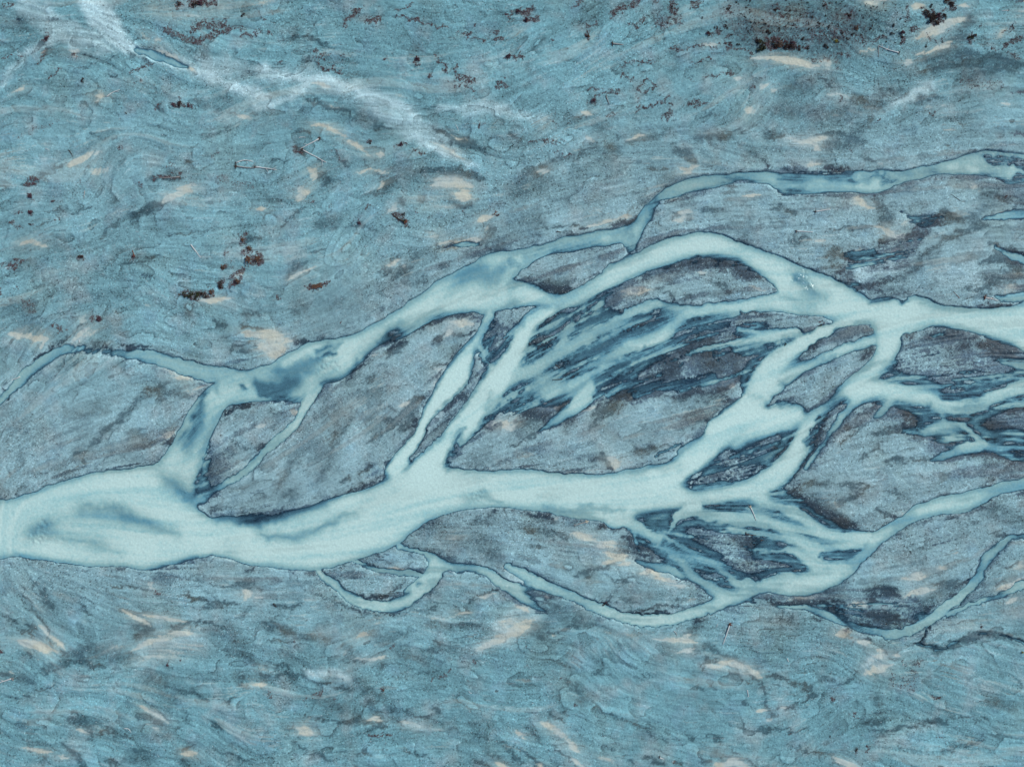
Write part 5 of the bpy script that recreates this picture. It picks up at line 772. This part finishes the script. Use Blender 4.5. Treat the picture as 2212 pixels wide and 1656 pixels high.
LOGS = [
 # root end, tip, radius, label, wood, roots, root wood, branches, bend
 ((232,211),(260,195),.17,"thin bent white log on pale silt near the upper left", BLEACHED,0,None,1,.06),
 ((511,353),(548,350),.20,"upper curved trunk of the tangled log pile on the left upper gravel", BLEACHED,5,ROOTWOOD,2,.12),
 ((512,360),(560,363),.26,"dark rooted trunk at the west end of the tangled log pile", GREYLOG,9,ROOTWOOD,2,-.04),
 ((553,361),(599,368),.22,"long white log pointing east out of the tangled log pile", BLEACHED,5,ROOTWOOD,2,.0),
 ((390,383),(338,384),.20,"grey log half buried in a dark brown scrub strip", GREYLOG,4,ROOTWOOD,1,.02),
 ((152,327),(159,338),.16,"short dark forked snag in upper left gravel", ROOTWOOD,5,ROOTWOOD,2,.0),
 ((100,322),(109,326),.10,"tiny curved white stick on upper left silt", BLEACHED,0,None,0,.08),
 ((185,413),(183,430),.16,"short upright-lying grey log on the left gravel, north to south", GREYLOG,0,None,0,.0),
 ((690,301),(647,324),.23,"upper white log of the V shaped pair with dark roots", BLEACHED,7,ROOTWOOD,1,.0),
 ((655,325),(706,352),.22,"lower white log of the V shaped pair", BLEACHED,9,ROOTWOOD,1,.0),
 ((646,299),(661,298),.12,"small white branch lying above the V shaped log pair", BLEACHED,0,None,2,.1),
 ((985,271),(991,285),.10,"thin white twig on pale gravel beside the white dry channel", BLEACHED,0,None,0,.05),
 ((1323,96),(1346,99),.30,"stout dark log with pale core in the top middle", GREYLOG,4,ROOTWOOD,0,.0),
 ((1309,210),(1316,227),.18,"dark blue grey forked log with bleached flank in the upper middle", GREYLOG,2,ROOTWOOD,1,.0),
 ((1939,116),(1896,100),.22,"bleached log with brush on a silt edge below the shrubby bar", BLEACHED,5,ROOTWOOD,3,.03),
 ((1896,101),(1896,125),.15,"dim log hanging south from the brushy log below the shrubby bar", GREYLOG,0,None,1,.0),
 ((2174,25),(2160,26),.14,"small pale log among reddish scrub in the top right", BLEACHED,2,REDROOT,0,.0),
 ((414,529),(435,557),.20,"slanting pale log with dark root end on left gravel", BLEACHED,0,None,1,.0),
 ((291,552),(288,541),.18,"short reddish snag standing out on left gravel", REDROOT,6,REDROOT,1,.0),
 ((172,733),(174,741),.13,"tiny white log above the bend of the left stream", BLEACHED,0,None,0,.0),
 ((44,813),(27,820),.18,"white log on the bank at the left stream", BLEACHED,0,None,1,.05),
 ((875,480),(846,462),.24,"dark brown rotten log with roots beside cream silt", ROOTWOOD,10,REDROOT,3,.05),
 ((1072,459),(1066,464),.16,"small red brown snag on silt by dark channel", REDROOT,4,REDROOT,1,.0),
 ((1204,501),(1213,502),.18,"short dark log on grey gravel above the upper side channel", ROOTWOOD,3,ROOTWOOD,0,.0),
 ((1213,819),(1193,820),.18,"dark stick lying in shallow water in the central braids", ROOTWOOD,3,ROOTWOOD,1,.0),
 ((1202,789),(1209,795),.15,"dark snag at the tip of a central bar", ROOTWOOD,4,ROOTWOOD,1,.0),
 ((1760,458),(1792,453),.22,"upper of two bright white logs on right gravel", BLEACHED,7,ROOTWOOD,0,.0),
 ((1719,500),(1755,502),.21,"lower of two bright white logs on right gravel", BLEACHED,6,ROOTWOOD,0,.0),
 ((2126,643),(2154,649),.24,"white log with orange root plate at the right river bank", BLEACHED,10,REDROOT,2,.0),
 ((2071,644),(2057,630),.12,"thin reddish pole on gravel north of the east channel", BROWNLOG,0,None,0,.0),
 ((2073,435),(2052,420),.11,"thin dark pole on pale gravel in the upper right", ROOTWOOD,0,None,0,.0),
 ((1621,1095),(1633,1123),.21,"white log stranded in shallow water below the main river", BLEACHED,5,BEIGE,0,.02),
 ((1266,1126),(1238,1134),.22,"grey log with round beige root ball on the lower main bank", GREYLOG,9,BEIGE,2,.0),
 ((1612,1153),(1634,1156),.20,"dark log in the lower shallows", ROOTWOOD,6,ROOTWOOD,1,.0),
 ((1645,1166),(1651,1167),.15,"little dark stump in the lower shallows", ROOTWOOD,4,ROOTWOOD,0,.0),
 ((28,1463),(-4,1474),.26,"bright white log cut by the left edge", BLEACHED,8,GREYLOG,1,.0),
 ((270,1571),(285,1580),.12,"curled white twig on the lower left gravel", BLEACHED,0,None,0,.22),
 ((1019,1495),(1013,1490),.10,"small curved white twig on lower middle gravel", BLEACHED,0,None,0,.15),
 ((1575,1348),(1560,1391),.24,"long white log with red root top on lower right gravel", BLEACHED,9,REDROOT,0,.0),
 ((1455,1361),(1462,1373),.11,"bent white twig above the cream silt tongue", BLEACHED,0,None,0,.14),
 ((1549,1346),(1546,1354),.09,"tiny white twig west of the long red rooted log", BLEACHED,0,None,0,.05),
 ((1613,1488),(1616,1503),.17,"split white log on lower right gravel by a dark rill", BLEACHED,0,None,1,.0),
 ((1424,1634),(1433,1637),.18,"pale log with dark brush near the bottom edge", BLEACHED,4,ROOTWOOD,1,.0),
 ((1699,1420),(1702,1427),.17,"stubby white T shaped log on lower right gravel", BLEACHED,0,None,1,.0),
 ((1950,1431),(1948,1437),.12,"tiny white chip log right of the cream pool", BLEACHED,0,None,0,.0),
]
for k, L_ in enumerate(LOGS):
    r0, t0, rad, label, mat, roots, rm, br, bend = L_; rad *= .68
    log(r0, t0, rad, label, mat, roots, rm, br, bend, k)

# ------------------------------------------------------------------ shrubs
def crown_mesh(name, mat, seed, n=60, flat=.75):
    """unit crown: twig cards of leaves spread unevenly through a low dome"""
    rnd = random.Random(seed); bm = bmesh.new()
    lobes = [(rnd.uniform(-.5, .5), rnd.uniform(-.5, .5), rnd.uniform(.35, .6)) for _ in range(5)]
    for k in range(n):
        lx, ly, lr = rnd.choice(lobes); a = rnd.uniform(0, 6.283); rr = lr * math.sqrt(rnd.random())
        c = Vector((lx + rr * math.cos(a), ly + rr * math.sin(a), 0)); c.z = flat * max(.05, 1.0 - c.length) * rnd.uniform(.35, 1.0) + .08
        s = rnd.uniform(.10, .22); d1 = Vector((rnd.gauss(0, 1), rnd.gauss(0, 1), rnd.gauss(0, .6))).normalized()
        d2 = d1.cross(Vector((rnd.gauss(0, 1), rnd.gauss(0, 1), rnd.gauss(0, 1)))).normalized(); d3 = d1.cross(d2)
        v = [bm.verts.new(c + s * q) for q in (d1, -d1 * .8, d2, -d2 * .8, d3 * .7)]
        bm.faces.new((v[0], v[2], v[4])); bm.faces.new((v[2], v[1], v[4])); bm.faces.new((v[1], v[3], v[0])); bm.faces.new((v[3], v[0], v[4]))
    m = bpy.data.meshes.new(name); bm.to_mesh(m); bm.free(); m.materials.append(mat); return m
KINDS_ = {'brown': SCRUB, 'red': SCRUBRED, 'orange': SCRUBORANGE, 'green': SCRUBGREEN, 'yellow': SCRUBYELLOW}
CROWN = {k: [crown_mesh("shrub_crown", m, 3 + q * 7 + len(k)) for q in range(3)] for k, m in KINDS_.items()}
bm = bmesh.new(); tube(bm, [Vector((0, 0, -.1)), Vector((.02, .01, .2)), Vector((.05, .03, .45))], [.09, .07, .05], 5)
for q in range(3): tube(bm, [Vector((.02, .01, .18)), Vector((.3 * math.cos(q * 2.1), .3 * math.sin(q * 2.1), .4))], [.05, .03], 4)
STEMS = bpy.data.meshes.new("stem"); bm.to_mesh(STEMS); bm.free(); STEMS.materials.append(STEM)
SHRUBS = 0
def shrub(u, v, r, kind, label, group, stretch=1.0, turn=None, parts=False):
    """r in survey units"""
    global SHRUBS; SHRUBS += 1
    me = CROWN[kind][SHRUBS % 3]; R = r * UNIT * 1.15
    rz = random.uniform(0, 6.28) if turn is None else turn
    z = max(ground_z(u, v), -.02) - .02
    if parts:
        o = bpy.data.objects.new("shrub", None); c = bpy.data.objects.new("crown", me); s = bpy.data.objects.new("stem", STEMS)
        for q in (o, c, s): COL.objects.link(q)
        c.parent = o; s.parent = o
    else:
        o = bpy.data.objects.new("shrub", me); COL.objects.link(o)
    o.location = (east(u), north(v), z); o.rotation_euler = (0, 0, rz); o.scale = (R * stretch, R, R * .9)
    o["label"] = label; o["category"] = "shrub"
    if group: o["group"] = group
    return o
TR1 = [(2055,18,3),(1865,85,4),(2020,75,3),(1970,130,2.5),(2010,155,3),(1640,165,3),(2180,215,3.5),(2060,200,2.5),(2095,205,3),(1860,250,3),(1830,240,2.5),
 (1800,275,3),(2040,280,3),(2070,240,2.5),(1890,310,3),(2110,335,2),(1950,390,4),(2030,370,2.2),(1885,375,2.8),(1700,300,4.5),(1825,75,2),(1930,30,3),
 (2000,250,2),(2025,250,2.5),(2150,250,2),(2160,180,2.5),(1770,250,3),(1745,245,2.5),(1690,285,2.5),(2130,200,2),(2200,280,3.5),(1380,75,4),(1620,300,2)]
TR2 = [(370,155,4),(432,210,4),(432,243,2.5),(348,255,3.3),(345,215,3),(275,140,2.5),(385,115,2.2),(885,100,2),(880,258,4),(1075,225,4),(727,300,4),
 (798,308,3),(1070,295,4.5),(678,345,3.5),(340,420,4.5),(295,340,4.5),(298,415,3),(550,345,2.5),(140,240,2.5),(95,258,4),(155,125,2),(240,105,2),
 (262,45,2.5),(280,10,2),(205,227,1.8),(187,103,2),(600,365,4),(630,290,4),(520,240,4),(700,140,5),(1010,100,2.5),(150,10,2),(180,40,2),(1355,405,3.5),
 (1500,368,2.5),(820,160,2.5),(890,180,2),(930,180,2),(480,55,3.5),(60,90,5),(0,285,6)]
GRP = "round shrubs scattered over the upper right bar"
def part_of_bar(u, v):
    a = "far western" if u < 1600 else "western" if u < 1680 else "middle" if u < 1765 else "eastern" if u < 1860 else "far eastern"
    c = "by the top edge" if v < 30 else "half way down" if v < 66 else "low down"
    return a + " upper right bar, " + c
def bar_label(r, u, v):
    return ("larger" if r >= 4 else "small" if r >= 2.6 else "very small") + " round dark shrub on the " + part_of_bar(u, v)
for tile_, rows in (('t20', TR1), ('t30', TR2)):
    for x, y, r in rows:
        u, v = D(tile_, x, y); shrub(u, v, r, 'brown', bar_label(r, u, v), GRP)
n = 0
while n < 95:                                                     # the smaller bushes between them
    u, v = random.uniform(1560, 1960), random.uniform(0, 112)
    if v > 60 + .30 * (u - 1560) and u < 1640: continue
    if Z[min(NV - 1, int((v - V0) / 2)), min(NU - 1, int((u - U0) / 2))] < .1: continue
    k_ = random.choice(('brown', 'brown', 'red', 'red', 'green'))
    shrub(u, v, random.choice((1.2, 1.4, 1.7, 2.0, 2.4)), k_, "tiny " + {'brown': 'blackish', 'red': 'maroon', 'green': 'dark green'}[k_] + " bush on the " + part_of_bar(u, v), "tiny bushes dotted over the upper right bar"); n += 1
BIG = [('t20',2150,400,11,'green',"largest dark green shrub at the lower edge of the shrubby upper right bar"), ('t20',2135,440,8,'green',"dark green shrub touching the silt just under the largest one"),
 ('t20',2130,360,7,'brown',"brown shrub directly above the largest dark green one"), ('t30',760,243,6,'orange',"orange brown bush in the middle of the shrubby bar"),
 ('t30',500,408,6,'brown',"solitary dark bush low on the shrubby bar beside the bush row"), ('t30',50,395,8,'brown',"western bush of the dark row above the pale silt strip"),
 ('t30',100,385,8,'orange',"rusty bush second in the dark row above the silt strip"), ('t30',150,405,7,'brown',"third dark bush in the row above the silt strip"),
 ('t30',205,410,7,'brown',"fourth dark bush in the row above the silt strip"), ('t30',262,425,5.5,'brown',"fifth small bush at the east end of the row above the silt strip"),
 ('t30',210,373,6,'red',"maroon mat bush over the row above the silt strip"),
 ('t30',1410,180,11,'brown',"largest brown thicket in the top right corner area above the silt ribbon"), ('t30',1450,140,9,'red',"maroon thicket at the right of the largest top right thicket"),
 ('t30',1370,130,8,'brown',"dark thicket on the upper left flank of the largest top right thicket"), ('t30',1440,205,7,'brown',"low brown thicket touching the silt ribbon in the top right"),
 ('t30',1535,15,6,'orange',"rusty bush at the top edge on the right"), ('t30',1580,45,6,'brown',"dark bush right of the rusty top edge bush"), ('t30',1525,148,5,'brown',"small bush by the pool bank in the top right"),
 ('t30',1405,60,4.5,'brown',"lone small bush above the top right thickets"), ('t30',1740,335,6.5,'green',"dark green scrub patch beside the upper right stream fan"), ('t30',1782,312,4,'orange',"rust scrub beside the dark green patch by the stream fan"),
 ('t30',580,358,5,'yellow',"yellow green bush low on the shrubby bar"), ('t30',1150,285,6,'red',"pinkish maroon bush above the brushy log"), ('t30',1145,325,4,'brown',"dark bush under the pinkish maroon one"),
 ('t00',2105,140,5,'brown',"lone dark shrub in the upper left gravel, right of the maroon scrub"), ('t00',720,697,5,'brown',"lone dark shrub with twigs below the upper left pool"), ('t00',410,335,5,'red',"reddish brown shrub at the bend of the upper left path"),
 ('t00',1545,35,5,'brown',"brown shrub near the top edge left of the scrub clump"), ('t00',1690,40,8,'brown',"wide brown scrub clump at the top edge in the upper left"), ('t00',1745,30,7,'red',"maroon scrub clump beside the brown one at the top edge"),
 ('t00',1510,915,6,'red',"maroon end of the dark brown scrub strip on the left"), ('t00',1560,905,7,'brown',"dark brown middle of the scrub strip on the left"), ('t00',1630,920,4,'red',"thin tail of the scrub strip on the left"),
 ('t00',1095,985,2.6,'brown',"tiny lone bush on left gravel below the scrub strip"), ('t00',905,57,1.8,'brown',"tiny lone bush on the white gravel path"),
 ('t01',265,38,5.5,'red',"lone round reddish shrub at the left, half way up"), ('t01',465,87,3,'red',"little maroon bush right of the lone reddish shrub on the left"), ('t01',275,183,6,'red',"maroon mat of scrub on the far left gravel"), ('t01',265,285,3,'brown',"small brown bush on far left gravel"),
 ('t01',705,565,5.5,'brown',"lone dark shrub in the middle left gravel"), ('t01',1155,558,4,'red',"reddish brush around the small snag on left gravel"), ('t01',860,1097,7,'red',"maroon shrub at the head of the left stream's silt"),
 ('t01',1595,893,6,'green',"dark green west end of the long dark thicket"), ('t01',1650,897,7.5,'green',"dark green bush second in the long dark thicket"), ('t01',1710,905,8,'green',"dark green bush in the middle of the long dark thicket"), ('t01',1770,890,8,'brown',"brown bush right of the middle of the long dark thicket"), ('t01',1825,870,7,'orange',"olive brown east end of the long dark thicket"), ('t01',1550,888,3,'orange',"small rusty bush just west of the long dark thicket"),
 ('t01',1940,655,6.5,'orange',"rust brown round bush left of the rusty scrub drift"), ('t01',2060,765,7,'orange',"rust scrub on the silt crescent"), ('t01',1910,800,8,'brown',"grey brown scrub near the silt crescent"), ('t01',2150,600,9,'orange',"widest rusty scrub of the drift on the left"), ('t01',2160,480,7,'orange',"upper rusty scrub of the drift on the left"), ('t01',2105,420,6,'orange',"top rusty scrub of the drift on the left"), ('t11',15,590,8,'orange',"rusty scrub at the right end of the drift"),
 ('t11',895,270,5,'red',"round reddish bush left of the rotten log"), ('t11',1275,258,5.5,'green',"green bush at the foot of the rotten log"), ('t11',1275,195,4,'brown',"small brown bush right of the rotten log"),
 ('t02',1915,450,2.2,'orange',"tiny bright orange bush between the two left branches"), ('t23',1878,425,4,'red',"small red bush at the top of the long white log"), ('t31',450,1152,4,'green',"green bush on the small island in the right river"), ('t31',150,1320,3,'green',"tiny green bush in the right river shallows"),
 ('t03',1455,768,3.5,'red',"dark maroon bush on the lower left gravel"), ('t03',1562,727,2.4,'red',"tiny maroon bush up and right of the dark maroon one"), ('t03',12,655,4,'red',"small red brush at the left edge"), ('t33',2185,658,4,'yellow',"yellow green scrub at the lower right edge"), ('t33',530,1382,2.4,'brown',"tiny dark bush in the lower right gravel"), ('t33',755,1500,4,'brown',"dark maroon bush near the bottom on the right"),
 ('t13',1105,985,4,'orange',"small rusty bush on the bottom middle gravel"), ('t13',165,250,4,'brown',"dark bush on the bar below the main river"), ('t23',795,250,4,'brown',"dark bush on the bank of the lower side stream"), ('t20',700,880,6,'red',"maroon bush cluster in the upper middle gravel"), ('t20',1690,300,5,'red',"red bush at the western rim of the shrubby bar"), ('t20',130,180,6,'red',"maroon brush in the top middle gravel"), ('t20',655,320,5,'orange',"rusty brush hook in the top middle"), ('t20',50,110,6,'red',"maroon bush left of the top middle brush"),
 ('t10',1395,520,6,'red',"maroon bush in the upper middle left gravel"), ('t10',2180,490,6,'red',"maroon bush pair right of the maroon slope"), ('t10',985,1235,4,'brown',"dark ring shaped bush near the white dry channel"), ('t10',1260,1250,5,'red',"bright maroon brush under the white dry channel")]
for t_, x, y, r, kind, label in BIG: shrub(*D(t_, x, y), r, kind, label, None, 1.1, None, r >= 5)
# the orange mat on the left bank is one long low shrub
u, v = D('t11', 540, 812); o = shrub(u, v, 9, 'orange', "long flat orange brown shrub mat alone on the left bank gravel", None, 2.3, math.radians(14), True); o.scale.z *= .5
# low maroon ground cover: nobody could count it
pr = np.clip(V_ - .08, 0, 1) * (Z > .05); pr = pr.ravel(); pick = rng.choice(pr.size, 18000, p=pr / pr.sum())
jit = rng.uniform(-1, 1, (len(pick), 2))
vv = gv[pick // NU] + jit[:, 0]; uu = gu[pick % NU] + jit[:, 1]
zz = Z.ravel()[pick]
def tufts(name, uu, vv, zz, r0, r1, mats, label, mix):
    n = len(uu); r = rng.uniform(r0, r1, n); a = rng.uniform(0, 6.28, n)
    X = east(uu); Y = north(vv); V = np.zeros((n, 5, 3), np.float32)
    for k in range(4):
        q = a + k * math.pi / 2 + rng.uniform(-.4, .4, n); rr = r * rng.uniform(.6, 1.2, n)
        V[:, k] = np.stack([X + rr * np.cos(q), Y + rr * np.sin(q), zz + r * rng.uniform(-.1, .35, n)], -1)
    V[:, 4] = np.stack([X, Y, zz + r * rng.uniform(.6, 1.1, n)], -1)
    F = np.array([[0, 1, 4], [1, 2, 4], [2, 3, 4], [3, 0, 4]])[None] + (np.arange(n) * 5)[:, None, None]
    me = bpy.data.meshes.new(name); me.from_pydata(V.reshape(-1, 3).tolist(), [], F.reshape(-1, 3).tolist())
    for m in mats: me.materials.append(m)
    me.polygons.foreach_set("material_index", np.repeat(rng.choice(len(mats), n, p=mix), 4).astype(np.int32))
    o = bpy.data.objects.new(name, me); COL.objects.link(o); o["kind"] = "stuff"; o["label"] = label; return o
tufts("low_scrub", uu, vv, zz, .06, .17, [SCRUBRED, SCRUB, SCRUBORANGE], "low maroon and brown scrub in drifts and lines over the gravel", [.62, .26, .12])
# loose cobbles standing proud of the gravel, thickest by the water
pc = (grain ** 2 * dry * (1 - S_) * (.3 + near + .5 * LAV)).ravel(); pick = rng.choice(pc.size, 15000, p=pc / pc.sum())
vv = gv[pick // NU] + rng.uniform(-1, 1, len(pick)); uu = gu[pick % NU] + rng.uniform(-1, 1, len(pick))
tufts("loose_cobbles", uu, vv, Z.ravel()[pick], .08, .19, [STONE], "loose pale cobbles lying thick over the gravel bars", [1.0])
